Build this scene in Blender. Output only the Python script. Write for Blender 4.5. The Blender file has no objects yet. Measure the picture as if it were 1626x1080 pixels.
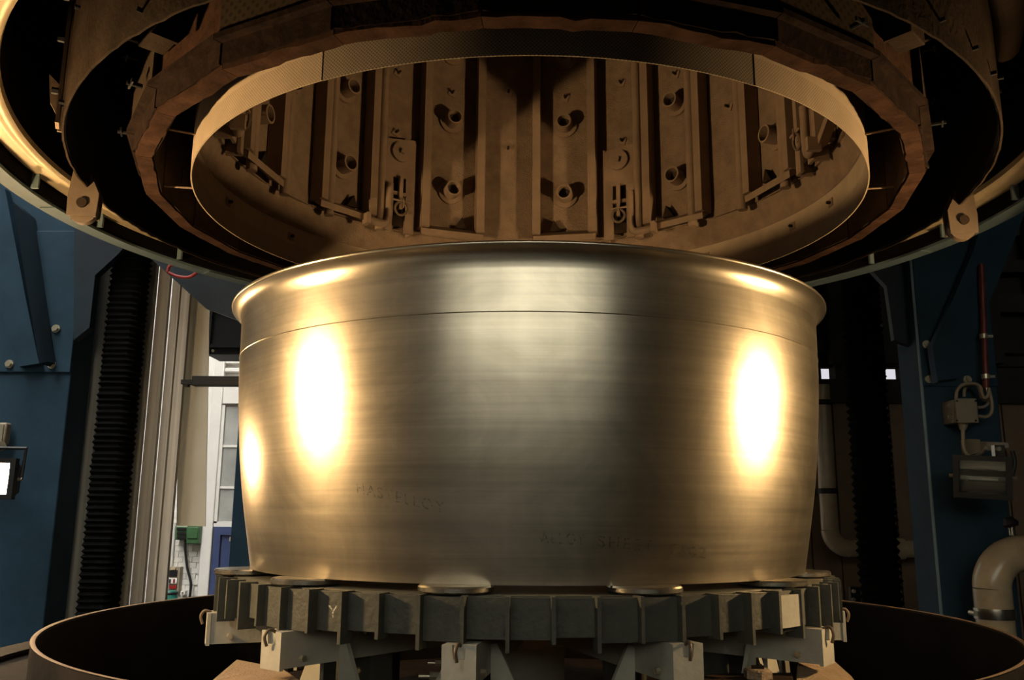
import bpy, math, random
import numpy as np
from mathutils import Matrix, Vector
random.seed(7)
SC = bpy.context.scene
COL = SC.collection
PI = math.pi
# ------------------------------------------------------------------ camera
S, EYE = 3.0, 2.2                       # camera stands 3 m in front of the furnace axis, 2.2 m above the hall floor
F_PX, PITCH, ROLL, YAW = 1390.5, .19855, .00745, -.01764
def ray(u, v):
    u -= 813.; v -= 540.
    c, s = math.cos(-ROLL), math.sin(-ROLL); u, v = c*u - s*v, s*u + c*v
    x, y, z = u/F_PX, 1., -v/F_PX
    c, s = math.cos(-PITCH), math.sin(-PITCH); y, z = c*y + s*z, -s*y + c*z
    c, s = math.cos(-YAW), math.sin(-YAW); x, y = c*x - s*y, s*x + c*y
    return Vector((x, y, z))
def P(u, v, d):                          # a point seen at pixel u, v standing d * 3 m in front of the camera
    r = ray(u, v); r = r*(d*S/r.y)
    return Vector((r.x, r.y - S, r.z + EYE))
def zz(k): return EYE + S*k
cam = bpy.data.cameras.new('camera'); camo = bpy.data.objects.new('camera', cam); COL.objects.link(camo)
fw = ray(813, 540).normalized(); rt = (ray(814, 540) - ray(813, 540)).normalized(); up = rt.cross(fw)
camo.matrix_world = Matrix(((rt.x, up.x, -fw.x, 0), (rt.y, up.y, -fw.y, -S), (rt.z, up.z, -fw.z, EYE), (0, 0, 0, 1)))
cam.sensor_width = 36; cam.lens = F_PX/1626*36; cam.clip_start = .05; cam.clip_end = 100
SC.camera = camo
# ------------------------------------------------------------------ world, exposure
w = bpy.data.worlds.new('world'); SC.world = w; w.use_nodes = True
w.node_tree.nodes['Background'].inputs[0].default_value = (.75, .85, 1, 1)
w.node_tree.nodes['Background'].inputs[1].default_value = .6
SC.view_settings.view_transform = 'Standard'; SC.view_settings.look = 'None'
SC.view_settings.exposure = 0.0; SC.view_settings.gamma = 1.0
SC.view_settings.use_curve_mapping = False
LAMP_COL, LAMP_POWER = (1.0, .655, .31), 290.
DAY_COL = (1.0, .97, .80)
# ------------------------------------------------------------------ materials
def mat(name, col, rough=.6, metal=0., var=.25, scale=8., bump=.0, bscale=40., spec=.4, dust=None):
    m = bpy.data.materials.new(name); m.use_nodes = True
    nt = m.node_tree; b = nt.nodes['Principled BSDF']
    b.inputs['Roughness'].default_value = rough; b.inputs['Metallic'].default_value = metal
    b.inputs['Specular IOR Level'].default_value = spec
    tc = nt.nodes.new('ShaderNodeTexCoord'); n = nt.nodes.new('ShaderNodeTexNoise')
    n.inputs['Scale'].default_value = scale; n.inputs['Detail'].default_value = 6; n.inputs['Roughness'].default_value = .65
    nt.links.new(tc.outputs['Object'], n.inputs['Vector'])
    r = nt.nodes.new('ShaderNodeValToRGB')
    c2 = dust if dust else tuple(c*(1 - var) for c in col)
    r.color_ramp.elements[0].position = .32; r.color_ramp.elements[1].position = .68
    r.color_ramp.elements[0].color = (*c2, 1); r.color_ramp.elements[1].color = (*[min(1, c*(1 + var*.4)) for c in col], 1)
    nt.links.new(n.outputs['Fac'], r.inputs['Fac']); nt.links.new(r.outputs['Color'], b.inputs['Base Color'])
    if bump:
        n2 = nt.nodes.new('ShaderNodeTexNoise'); n2.inputs['Scale'].default_value = bscale; n2.inputs['Detail'].default_value = 3
        nt.links.new(tc.outputs['Object'], n2.inputs['Vector'])
        bp = nt.nodes.new('ShaderNodeBump'); bp.inputs['Strength'].default_value = bump; bp.inputs['Distance'].default_value = .01
        nt.links.new(n2.outputs['Fac'], bp.inputs['Height']); nt.links.new(bp.outputs['Normal'], b.inputs['Normal'])
    return m
def emit(name, col, strength):
    m = bpy.data.materials.new(name); m.use_nodes = True; nt = m.node_tree
    e = nt.nodes.new('ShaderNodeEmission'); e.inputs[0].default_value = (*col, 1); e.inputs[1].default_value = strength
    nt.links.new(e.outputs[0], nt.nodes['Material Output'].inputs[0]); return m
M = {}
M['dust'] = mat('dusty_plate', (.24, .17, .117), .8, 0, .25, 14, .55, 160, .15)
M['dust_smooth'] = mat('dusty_steel', (.25, .176, .12), .65, 0, .2, 9, .12, 90, .2)
M['dust_dark'] = mat('sooty_steel', (.034, .0225, .0145), .85, 0, .5, 7, .3, 60, .06)
M['lug'] = mat('dusty_lug_steel', (.13, .092, .06), .55, .2, .25, 12, .1, 80)
M['pipe_in'] = mat('pipe_inside', (.05, .035, .025), .9)
M['ins'] = mat('fired_insulation', (.047, .0235, .014), .95, 0, .55, 14, .35, 45, .05)
M['rust'] = mat('rusty_edge', (.022, .013, .009), .95, 0, .6, 20, .25, 60, .05)
M['soot'] = mat('soot_black', (.008, .007, .006), .95, 0, .4, 5, 0, 40, .1)
M['blue'] = mat('blue_paint', (.023, .051, .078), .6, 0, .3, 3, .05, 30, .12)
M['navy'] = mat('dark_blue_paint', (.010, .020, .030), .5, 0, .4, 3, 0, 40, .3)
M['lip'] = mat('pale_blue_paint', (.17, .24, .27), .5, 0, .2, 6)
M['grid'] = mat('grey_heatproof_casting', (.07, .07, .056), .6, .15, .3, 10, .25, 60, .3)
M['beam'] = mat('light_grey_paint', (.35, .335, .28), .6, 0, .18, 8, .12, 60, .3)
M['tan'] = mat('sandy_plate', (.30, .21, .13), .8, 0, .25, 20, .6, 140)
M['vessel'] = mat('vessel_brown', (.022, .017, .013), .8, .0, .5, 4, .2, 20, .1)
M['gold'] = mat('ochre_flange', (.78, .62, .38), .4, .35, .2, 5, .05, 30)
M['bolt'] = mat('zinc_bolt', (.62, .56, .42), .35, .8)
M['steel'] = mat('bare_steel', (.42, .39, .33), .25, .95, .15)
M['rubber'] = mat('black_rubber', (.005, .005, .005), .95, 0, .3, 30, 0, 40, .05)
M['black'] = mat('black_paint', (.012, .012, .013), .5, 0, .3, 8, 0, 40, .3)
M['white'] = mat('white_wall_paint', (.74, .72, .68), .7, 0, .08, 2)
M['brick'] = mat('white_painted_brick', (.72, .70, .66), .75, 0, .1, 6, .3, 60)
M['frost'] = mat('frosted_pane', (.36, .36, .34), .25, 0, .35, 1.2)
M['doorblue'] = mat('door_blue', (.045, .065, .16), .45, 0, .2, 3)
M['green'] = mat('green_enamel', (.05, .13, .05), .4, 0, .3, 8)
M['teal'] = mat('teal_enamel', (.02, .16, .12), .3, 0, .3, 8)
M['greybox'] = mat('grey_plastic', (.24, .21, .155), .5, 0, .12, 8)
M['conduit'] = mat('beige_conduit', (.28, .235, .165), .45, 0, .15, 8)
M['cream'] = mat('cream_pipe', (.50, .40, .26), .22, 0, .22, 6, 0, 40, .5)
M['brown'] = mat('brown_cladding', (.19, .125, .075), .65, 0, .25, 3)
M['darkbeam'] = mat('dark_roof_steel', (.02, .017, .015), .7, 0, .5, 3)
M['redpipe'] = mat('red_pipe', (.16, .028, .02), .45)
M['redhose'] = mat('red_hose', (.30, .03, .03), .5)
M['floor'] = mat('concrete_floor', (.045, .042, .038), .7, 0, .35, 1.5, .1, 20)
M['hall'] = mat('hall_wall', (.07, .063, .053), .8, 0, .25, .8)
M['roofm'] = mat('roof_lining', (.035, .033, .03), .85, 0, .3, 1)
M['sheet'] = mat('cream_plastic_sheet', (.56, .52, .41), .42, 0, .12, 2)
M['red'] = mat('red_button', (.3, .02, .02), .4)
M['lamp'] = emit('lit_halogen_glass', LAMP_COL, LAMP_POWER)
M['core'] = emit('lit_halogen_core', LAMP_COL, LAMP_POWER*9.5)
M['core_dim'] = emit('lit_halogen_core_older', LAMP_COL, LAMP_POWER*7.5)
M['day'] = emit('daylit_window', DAY_COL, 4.6)
M['day2'] = emit('daylit_skylight', (1, .97, .9), 14.0)
M['far'] = emit('daylit_far_window', (.95, .93, 1), .75)
def alu():
    m = mat('brushed_aluminium', (.50, .46, .39), .55, .0, .1, 3); nt = m.node_tree; b = nt.nodes['Principled BSDF']
    tc = nt.nodes.new('ShaderNodeTexCoord'); mp = nt.nodes.new('ShaderNodeMapping'); mp.inputs['Scale'].default_value = (40, 40, .5)
    n = nt.nodes.new('ShaderNodeTexNoise'); n.inputs['Scale'].default_value = 1; n.inputs['Detail'].default_value = 4
    r = nt.nodes.new('ShaderNodeValToRGB'); r.color_ramp.elements[0].position = .3; r.color_ramp.elements[1].position = .7
    r.color_ramp.elements[0].color = (.36, .32, .26, 1); r.color_ramp.elements[1].color = (.60, .55, .46, 1)
    nt.links.new(tc.outputs['Object'], mp.inputs[0]); nt.links.new(mp.outputs[0], n.inputs['Vector'])
    nt.links.new(n.outputs['Fac'], r.inputs[0]); nt.links.new(r.outputs[0], b.inputs['Base Color']); return m
M['alu'] = alu()
def cyl_coords(nt, radius):
    """(arc length, height) around the object's own z axis"""
    tc = nt.nodes.new('ShaderNodeTexCoord'); sp = nt.nodes.new('ShaderNodeSeparateXYZ'); nt.links.new(tc.outputs['Object'], sp.inputs[0])
    a = nt.nodes.new('ShaderNodeMath'); a.operation = 'ARCTAN2'; nt.links.new(sp.outputs['X'], a.inputs[0])
    ng = nt.nodes.new('ShaderNodeMath'); ng.operation = 'MULTIPLY'; ng.inputs[1].default_value = -1; nt.links.new(sp.outputs['Y'], ng.inputs[0])
    nt.links.new(ng.outputs[0], a.inputs[1])
    ml = nt.nodes.new('ShaderNodeMath'); ml.operation = 'MULTIPLY'; ml.inputs[1].default_value = radius; nt.links.new(a.outputs[0], ml.inputs[0])
    cb = nt.nodes.new('ShaderNodeCombineXYZ'); nt.links.new(ml.outputs[0], cb.inputs[0]); nt.links.new(sp.outputs['Z'], cb.inputs[1])
    return cb.outputs[0], ml.outputs[0], sp.outputs['Z']
def perforated(name, col, pitch, hole, depth, radius, z0=None, z1=None):
    """sheet with rows of staggered round holes (too fine to model one by one)"""
    m = mat(name, col, .7, 0, .15, 9, 0, 40, .1); nt = m.node_tree; b = nt.nodes['Principled BSDF']
    vec, u, z = cyl_coords(nt, radius)
    mp = nt.nodes.new('ShaderNodeMapping'); mp.inputs['Rotation'].default_value = (0, 0, PI/4); mp.inputs['Scale'].default_value = (1/pitch,)*3
    nt.links.new(vec, mp.inputs[0])
    fr = nt.nodes.new('ShaderNodeVectorMath'); fr.operation = 'FRACTION'; nt.links.new(mp.outputs[0], fr.inputs[0])
    sb = nt.nodes.new('ShaderNodeVectorMath'); sb.operation = 'DISTANCE'; sb.inputs[1].default_value = (.5, .5, 0)
    sx = nt.nodes.new('ShaderNodeVectorMath'); sx.operation = 'MULTIPLY'; sx.inputs[1].default_value = (1, 1, 0)
    nt.links.new(fr.outputs[0], sx.inputs[0]); nt.links.new(sx.outputs[0], sb.inputs[0])
    lt = nt.nodes.new('ShaderNodeMath'); lt.operation = 'LESS_THAN'; lt.inputs[1].default_value = hole; nt.links.new(sb.outputs['Value'], lt.inputs[0])
    fac = lt.outputs[0]
    if z1 is not None:
        zl = nt.nodes.new('ShaderNodeMath'); zl.operation = 'LESS_THAN'; zl.inputs[1].default_value = z1; nt.links.new(z, zl.inputs[0])
        mm = nt.nodes.new('ShaderNodeMath'); mm.operation = 'MULTIPLY'; nt.links.new(fac, mm.inputs[0]); nt.links.new(zl.outputs[0], mm.inputs[1]); fac = mm.outputs[0]
    d = nt.nodes.new('ShaderNodeMath'); d.operation = 'MULTIPLY'; d.inputs[1].default_value = depth; nt.links.new(fac, d.inputs[0])
    mx = nt.nodes.new('ShaderNodeMix'); mx.data_type = 'RGBA'; nt.links.new(d.outputs[0], mx.inputs[0])
    src = b.inputs['Base Color'].links[0].from_socket
    nt.links.new(src, mx.inputs[6]); mx.inputs[7].default_value = (.02, .014, .01, 1)
    nt.links.new(mx.outputs[2], b.inputs['Base Color']); return m
M['mesh'] = perforated('perforated_liner', (.40, .31, .215), .0068, .33, .40, 1.14, None, zz(.35) + .075)
M['mesh_dark'] = perforated('perforated_liner_darker', (.27, .215, .155), .0068, .35, .55, 1.14, None, zz(.35) + .085)  # darker, greyer tone for the sheet at the front middle of the collar
M['casing'] = perforated('perforated_casing', (.042, .029, .018), .020, .28, .9, 1.33)
def workpiece():
    m = bpy.data.materials.new('brushed_alloy'); m.use_nodes = True; nt = m.node_tree; b = nt.nodes['Principled BSDF']
    L = nt.links.new; N = nt.nodes.new
    vec, u, z = cyl_coords(nt, 1.0)
    def noise(sx, sy, detail=5, dist=0., rough=.6, off=0):
        mp = N('ShaderNodeMapping'); mp.inputs['Scale'].default_value = (sx, sy, 1); mp.inputs['Location'].default_value = (off, off*.7, 0); L(vec, mp.inputs[0])
        n = N('ShaderNodeTexNoise'); n.inputs['Scale'].default_value = 1; n.inputs['Detail'].default_value = detail
        n.inputs['Distortion'].default_value = dist; n.inputs['Roughness'].default_value = rough; L(mp.outputs[0], n.inputs['Vector']); return n.outputs['Fac']
    streak = noise(1.3, 75, 6, .15, .6); broad = noise(.9, 16, 4, .3, .5, 3.); swirl = noise(3.2, 4.2, 7, 2.2, .6, 9.); vert = noise(26, .9, 4, .3, .55, 5.); fine = noise(2.5, 420, 3, 0, .5, 2.)
    def ramp(f, a, bb, va, vb):
        r = N('ShaderNodeMapRange'); r.inputs['From Min'].default_value = a; r.inputs['From Max'].default_value = bb
        r.inputs['To Min'].default_value = va; r.inputs['To Max'].default_value = vb; L(f, r.inputs[0]); return r.outputs[0]
    def add(x, y):
        k = N('ShaderNodeMath'); k.operation = 'ADD'; L(x, k.inputs[0]); L(y, k.inputs[1]); return k.outputs[0]
    def mul(x, y):
        k = N('ShaderNodeMath'); k.operation = 'MULTIPLY'; L(x, k.inputs[0]); L(y, k.inputs[1]); return k.outputs[0]
    tone = mul(mul(ramp(streak, .28, .72, .84, 1.06), ramp(broad, .28, .72, .86, 1.06)), mul(ramp(swirl, .27, .73, .78, 1.07), ramp(vert, .25, .75, .95, 1.04)))
    cc = N('ShaderNodeMix'); cc.data_type = 'RGBA'; cc.inputs[6].default_value = (0, 0, 0, 1); cc.inputs[7].default_value = (.66, .59, .465, 1); L(tone, cc.inputs[0])
    cc.clamp_factor = False
    L(cc.outputs[2], b.inputs['Base Color'])
    rg = add(ramp(streak, .25, .75, .291, .312), ramp(broad, .25, .75, -.004, .006))     # kept within a narrow band
    L(rg, b.inputs['Roughness']); b.inputs['Metallic'].default_value = 1
    b.inputs['Anisotropic'].default_value = .36
    t = N('ShaderNodeTangent'); t.direction_type = 'RADIAL'; t.axis = 'Z'; L(t.outputs[0], b.inputs['Tangent'])
    b.inputs['Anisotropic Rotation'].default_value = .25
    return m
M['part'] = workpiece()
def faded(name, col, alpha):
    m = bpy.data.materials.new(name); m.use_nodes = True; nt = m.node_tree; b = nt.nodes['Principled BSDF']
    b.inputs['Base Color'].default_value = (*col, 1); b.inputs['Roughness'].default_value = .7
    n = nt.nodes.new('ShaderNodeTexNoise'); n.inputs['Scale'].default_value = 140; tc = nt.nodes.new('ShaderNodeTexCoord'); nt.links.new(tc.outputs['Object'], n.inputs['Vector'])
    r = nt.nodes.new('ShaderNodeMapRange'); r.inputs['From Min'].default_value = .4; r.inputs['From Max'].default_value = .6; r.inputs['To Max'].default_value = alpha
    nt.links.new(n.outputs['Fac'], r.inputs[0]); nt.links.new(r.outputs[0], b.inputs['Alpha']); return m
M['ink'] = faded('worn_black_ink', (.02, .018, .015), .42)
M['chalk'] = faded('chalk', (.6, .58, .5), .6)
def glass():
    m = bpy.data.materials.new('lamp_glass'); m.use_nodes = True; nt = m.node_tree; b = nt.nodes['Principled BSDF']
    b.inputs['Base Color'].default_value = (.9, .92, .9, 1); b.inputs['Roughness'].default_value = .08
    b.inputs['Transmission Weight'].default_value = 1; b.inputs['IOR'].default_value = 1.45; return m
M['glass'] = glass()
# ------------------------------------------------------------------ mesh helpers
class MB:
    def __init__(s): s.v = []; s.f = []; s.sm = []
    def quadmesh(s, vs, fs, smooth=False):
        o = len(s.v); s.v += [tuple(p) for p in vs]; s.f += [tuple(i + o for i in f) for f in fs]; s.sm += [smooth]*len(fs); return s
    def box(s, c, size, R=None):
        c = Vector(c); hx, hy, hz = size[0]/2, size[1]/2, size[2]/2
        vs = [Vector((x*hx, y*hy, z*hz)) for z in (-1, 1) for y in (-1, 1) for x in (-1, 1)]
        if R: vs = [R @ p for p in vs]
        return s.quadmesh([p + c for p in vs], [(0, 2, 3, 1), (4, 5, 7, 6), (0, 1, 5, 4), (2, 6, 7, 3), (0, 4, 6, 2), (1, 3, 7, 5)])
    def bbox(s, x0, x1, y0, y1, z0, z1): return s.box(((x0 + x1)/2, (y0 + y1)/2, (z0 + z1)/2), (x1 - x0, y1 - y0, z1 - z0))
    def prism(s, pts, off):                       # polygon in space, pushed along off
        n = len(pts); off = Vector(off); a = [Vector(p) for p in pts]; b = [p + off for p in a]
        return s.quadmesh(a + b, [tuple(range(n)), tuple(range(2*n - 1, n - 1, -1))] + [(i, i + n, (i + 1) % n + n, (i + 1) % n) for i in range(n)])
    def lathe(s, prof, n=96, a0=0., a1=2*PI, closed=False, smooth=True, c=(0, 0), caps=False):   # prof: (R, z); azimuth from +y towards +x
        full = abs(a1 - a0 - 2*PI) < 1e-6; m = n if full else n + 1; k = len(prof)
        vs = [(c[0] + r*math.sin(a0 + (a1 - a0)*i/n), c[1] + r*math.cos(a0 + (a1 - a0)*i/n), z) for i in range(m) for r, z in prof]
        fs = []
        for i in range(n):
            i2 = (i + 1) % m
            for j in range(k if closed else k - 1):
                j2 = (j + 1) % k; fs.append((i*k + j, i*k + j2, i2*k + j2, i2*k + j))
        s.quadmesh(vs, fs, smooth)
        if caps and closed and not full:
            o = len(s.v) - len(vs); s.f += [tuple(o + j for j in range(k)), tuple(o + (m - 1)*k + j for j in range(k - 1, -1, -1))]; s.sm += [False]*2
        return s
    def tube(s, path, r, n=10, caps=True, smooth=True):
        path = [Vector(p) for p in path]; N = len(path); rs = r if isinstance(r, (list, tuple)) else [r]*N
        t0 = (path[1] - path[0]).normalized(); ref = Vector((0, 0, 1)) if abs(t0.z) < .9 else Vector((1, 0, 0))
        nx = t0.cross(ref).normalized(); vs = []
        for i, p in enumerate(path):
            t = (path[min(i + 1, N - 1)] - path[max(i - 1, 0)]).normalized()
            nx = (nx - t*nx.dot(t)).normalized(); ny = t.cross(nx)
            vs += [p + (nx*math.cos(2*PI*k/n) + ny*math.sin(2*PI*k/n))*rs[i] for k in range(n)]
        fs = [(i*n + k, i*n + (k + 1) % n, (i + 1)*n + (k + 1) % n, (i + 1)*n + k) for i in range(N - 1) for k in range(n)]
        s.quadmesh(vs, fs, smooth)
        if caps:
            o = len(s.v) - len(vs); s.f += [tuple(o + k for k in range(n - 1, -1, -1)), tuple(o + (N - 1)*n + k for k in range(n))]; s.sm += [False]*2
        return s
    def cyl(s, a, b, r, n=16, smooth=True): return s.tube([a, b], r, n, True, smooth)
    def hollow(s, a, b, r, ri, n=20):
        a = Vector(a); b = Vector(b); t = (b - a).normalized(); ref = Vector((0, 0, 1)) if abs(t.z) < .9 else Vector((1, 0, 0))
        nx = t.cross(ref).normalized(); ny = t.cross(nx)
        vs = []
        for p, q in ((a, r), (b, r), (b, ri), (a, ri)):
            vs += [p + (nx*math.cos(2*PI*k/n) + ny*math.sin(2*PI*k/n))*q for k in range(n)]
        fs = []
        for j in range(4):
            j2 = (j + 1) % 4
            fs += [(j*n + k, j2*n + k, j2*n + (k + 1) % n, j*n + (k + 1) % n) for k in range(n)]
        return s.quadmesh(vs, fs, False)
    def torus(s, c, ax, R, r, n=24, m=8):
        ax = Vector(ax).normalized(); ref = Vector((0, 0, 1)) if abs(ax.z) < .9 else Vector((1, 0, 0)); x = ax.cross(ref).normalized(); y = ax.cross(x); c = Vector(c)
        vs = []
        for i in range(n):
            d = x*math.cos(2*PI*i/n) + y*math.sin(2*PI*i/n)
            vs += [c + d*(R + r*math.cos(2*PI*k/m)) + ax*(r*math.sin(2*PI*k/m)) for k in range(m)]
        return s.quadmesh(vs, [(i*m + k, i*m + (k + 1) % m, ((i + 1) % n)*m + (k + 1) % m, ((i + 1) % n)*m + k) for i in range(n) for k in range(m)], True)
    def mesh(s, name, m, origin=None):
        o = Vector(origin) if origin is not None else Vector((0, 0, 0))
        me = bpy.data.meshes.new(name); me.from_pydata([tuple(Vector(p) - o) for p in s.v], [], s.f)
        me.polygons.foreach_set('use_smooth', s.sm); me.materials.append(m if not isinstance(m, str) else M[m])
        import bmesh
        bm = bmesh.new(); bm.from_mesh(me); bmesh.ops.recalc_face_normals(bm, faces=bm.faces); bm.to_mesh(me); bm.free()
        me.update(); me.set_sharp_from_angle(angle=.7); return me
    def build(s, name, m, parent=None, bevel=0., origin=None):
        if origin is None and parent is None:
            a = np.array([tuple(p) for p in s.v]); lo, hi = a.min(0), a.max(0); origin = ((lo[0] + hi[0])/2, (lo[1] + hi[1])/2, lo[2])
        me = s.mesh(name, m, origin); o = bpy.data.objects.new(name, me); COL.objects.link(o)
        if origin is not None: o.location = origin
        if parent is not None: adopt(o, parent)
        if bevel:
            b = o.modifiers.new('bevel', 'BEVEL'); b.width = bevel; b.segments = 2; b.limit_method = 'ANGLE'
        return o
def world_of(o):
    mm = o.matrix_basis.copy()
    return (world_of(o.parent) @ o.matrix_parent_inverse @ mm) if o.parent else mm
def adopt(o, parent):
    o.parent = parent; o.matrix_parent_inverse = world_of(parent).inverted()
def tag(o, label=None, cat=None, group=None, kind=None):
    if label: o['label'] = label
    if cat: o['category'] = cat
    if group: o['group'] = group
    if kind: o['kind'] = kind
    return o
def thing(name, label, cat, loc, group=None):
    o = bpy.data.objects.new(name, None); COL.objects.link(o); o.location = loc; o.empty_display_size = .1
    return tag(o, label, cat, group)
def inst(name, me, parent, rz=0., loc=(0, 0, 0)):        # an instance of a shared mesh, turned about the furnace axis
    o = bpy.data.objects.new(name, me); COL.objects.link(o); o.location = loc; o.rotation_euler = (0, 0, rz); adopt(o, parent); return o
def struct(o): o['kind'] = 'structure'; return o
rad = math.radians
def pol(R, az, z): return Vector((R*math.sin(rad(az)), R*math.cos(rad(az)), z))
def smooth_path(pts, n=6):                               # Catmull-Rom
    pts = [Vector(p) for p in pts]; q = [pts[0]*2 - pts[1]] + pts + [pts[-1]*2 - pts[-2]]; out = []
    for i in range(1, len(q) - 2):
        for k in range(n):
            t = k/n; a, b, c, d = q[i - 1:i + 3]
            out.append(.5*((2*b) + (c - a)*t + (2*a - 5*b + 4*c - d)*t*t + (3*b - a - 3*c + d)*t**3))
    return out + [pts[-1]]

# ================================================================== THE HALL
YB = 7.2                                                 # back wall with the door, 10.2 m from the camera
struct(MB().bbox(-6.5, 9, -11, YB + .3, -.2, 0).build('floor', 'floor'))
struct(MB().bbox(-6.5, 9, -11.3, -7.0, 9, 9.2).bbox(-6.5, 9, 6.8, YB + .3, 9, 9.2).bbox(-6.5, -5.6, -7.0, 6.8, 9, 9.2).bbox(-2.1, 9, -7.0, 6.8, 9, 9.2).build('ceiling', 'roofm'))
def wall_with_holes(name, axis, pos, thick, u0, u1, holes, m):
    """wall in the plane axis = pos; holes are (u0, u1, z0, z1) all at one height band"""
    mb = MB()
    def b(ua, ub, za, zb):
        if axis == 'x': mb.bbox(pos, pos + thick, ua, ub, za, zb)
        else: mb.bbox(ua, ub, pos, pos + thick, za, zb)
    z0, z1 = holes[0][2], holes[0][3]
    b(u0, u1, 0, z0); b(u0, u1, z1, 9)
    e = [u0] + [t for h in holes for t in h[:2]] + [u1]
    for i in range(0, len(e), 2): b(e[i], e[i + 1], z0, z1)
    return struct(mb.build(name, m))
def window(name, axis, pos, thick, h, m, nx, nz):
    u0, u1, z0, z1 = h
    def bb(mb, ua, ub, za, zb, p0, p1):
        if axis == 'x': mb.bbox(p0, p1, ua, ub, za, zb)
        else: mb.bbox(ua, ub, p0, p1, za, zb)
    fr = MB(); c = pos + thick/2
    for i in range(nx + 1): x = u0 + (u1 - u0)*i/nx; bb(fr, x - .03, x + .03, z0, z1, c - .04, c + .04)
    for i in range(nz + 1): z = z0 + (z1 - z0)*i/nz; bb(fr, u0, u1, z - .03, z + .03, c - .035, c + .035)
    f = struct(fr.build(name, 'white'))
    g = MB()
    for i in range(nx):
        for j in range(nz):
            g = MB(); bb(g, u0 + (u1 - u0)*i/nx + .03, u0 + (u1 - u0)*(i + 1)/nx - .03, z0 + (z1 - z0)*j/nz + .03, z0 + (z1 - z0)*(j + 1)/nz - .03, c - .005, c + .005)
            g.build('pane', m, f)
    return f
hf = [(-5.4, -4.7, 3.7, 6.1), (-3.9, -1.9, 3.7, 6.1), (-1.5, 1.4, 3.7, 6.1), (1.8, 3.8, 3.7, 6.1), (4.6, 5.3, 3.7, 6.1)]
wall_with_holes('wall_front', 'y', -11.3, .3, -6.5, 9, hf, 'hall')
for i, h in enumerate(hf): window('window_%d' % (i + 10), 'y', -11.3, .3, h, 'day', 3 if h[1] - h[0] > 1.5 else 1, 3)
struct(MB().bbox(-6.8, -6.5, -11.3, YB + .3, 0, 9).build('wall_left', 'hall'))
sk = (-5.6, -2.1, -7.0, 6.8)                               # roof light over the left side of the hall
wn4 = MB()
for i in range(5): xq = sk[0] + (sk[1] - sk[0])*i/4; wn4.bbox(xq - .03, xq + .03, sk[2], sk[3], 9.02, 9.16)
for i in range(7): yq = sk[2] + (sk[3] - sk[2])*i/6; wn4.bbox(sk[0], sk[1], yq - .03, yq + .03, 9.03, 9.15)
wn4 = struct(wn4.build('window_4', 'white'))
for i in range(4):
    for j in range(6):
        MB().bbox(sk[0] + (sk[1] - sk[0])*i/4 + .03, sk[0] + (sk[1] - sk[0])*(i + 1)/4 - .03, sk[2] + (sk[3] - sk[2])*j/6 + .03, sk[2] + (sk[3] - sk[2])*(j + 1)/6 - .03, 9.08, 9.09).build('pane', 'day2', wn4)
struct(MB().bbox(-1.98, -1.90, -11.0, YB, 5.2, 9).build('light_baffle', 'hall'))   # unseen baffle, added to keep the roof light off the right side
struct(MB().bbox(9, 9.3, -11.3, YB + .3, 0, 9).build('wall_right', 'hall'))
# back wall: white brickwork with the door bay at the left
wb = struct(MB().bbox(-6.5, 9, YB, YB + .3, 0, 9).build('wall_back', 'white'))
dB = (YB + S)/S
bx0, bx1 = P(262, 880, dB).x - .1, P(327, 880, dB).x
bz0, bz1 = P(300, 965, dB).z, P(300, 820, dB).z
bl, bh = .105, .062
bm_ = MB().box((0, 0, 0), (bl - .005, .02, bh - .005)).mesh('brick', M['brick'])
z = bz0; row = 0
while z < bz1:
    x = bx0 - (bl/2 if row % 2 else 0)
    while x + bl < bx1:
        inst('brick', bm_, wb, 0, (x + bl/2, YB - .006 - .003*random.random(), z + bh/2)); x += bl
    z += bh; row += 1
# door bay: pilaster, lintels, transom panes and the blue door
def px_box(mb, u0, v0, u1, v1, d, th, dy=0.):            # upright box whose front face spans the pixel rectangle at depth d
    a = P(u0, v1, d); b = P(u1, v0, d); m_ = P((u0 + u1)/2, (v0 + v1)/2, d)
    return mb.bbox(a.x if abs(u1 - u0) > 60 else P(u0, (v0 + v1)/2, d).x, P(u1, (v0 + v1)/2, d).x, m_.y - dy, m_.y - dy + th, a.z, b.z)
dF = dB - .03
tr = MB()
xa = P(326, 760, dF).x; xb = P(343, 760, dF).x; xe = xb + 1.1
yF = dF*S - S
tr.bbox(xa, xb, yF, YB, 0, P(340, 560, dF).z)
struct(tr.build('trim_1', 'white', bevel=.01))
for k, (va, vb) in enumerate(((566, 577), (584, 590), (606, 641))):
    struct(MB().bbox(xb, xe, yF + .02, YB, P(350, vb, dF).z, P(350, va, dF).z).build('trim_%d' % (k + 2), 'white', bevel=.008))
wz = [P(355, v, dF).z for v in (643, 708, 774, 831)]
wn = struct(MB().bbox(xb, xb + .035, yF + .03, YB, wz[3], wz[0]).bbox(xe - .04, xe, yF + .03, YB, wz[3], wz[0]).bbox(xb, xe, yF + .03, YB, wz[3] - .04, wz[3] + .02).build('window_5', 'white'))
for a, b in zip(wz[1:], wz[:-1]):
    for i in range(2):
        MB().bbox(xb + .04 + .5*i, xb + .52 + .5*i, yF + .06, yF + .07, a + .012, b - .012).build('pane', 'frost', wn)
for zc in wz[1:3]: MB().bbox(xb + .03, xe - .03, yF + .045, YB, zc - .013, zc + .013).build('glazing_bar', 'white', wn)
zt = wz[3] - .04
dr = struct(MB().bbox(xb + .01, xb + .09, yF + .02, YB, 0, zt).bbox(xe - .09, xe, yF + .02, YB, 0, zt).bbox(xb + .09, xe - .09, yF + .02, YB, zt - .09, zt).build('door_1', 'doorblue'))
lf = MB(); gz0, gz1 = P(352, 932, dF).z, P(352, 872, dF).z; lx0, lx1 = xb + .1, xe - .1; gx0, gx1 = xb + .2, xe - .22
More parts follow.
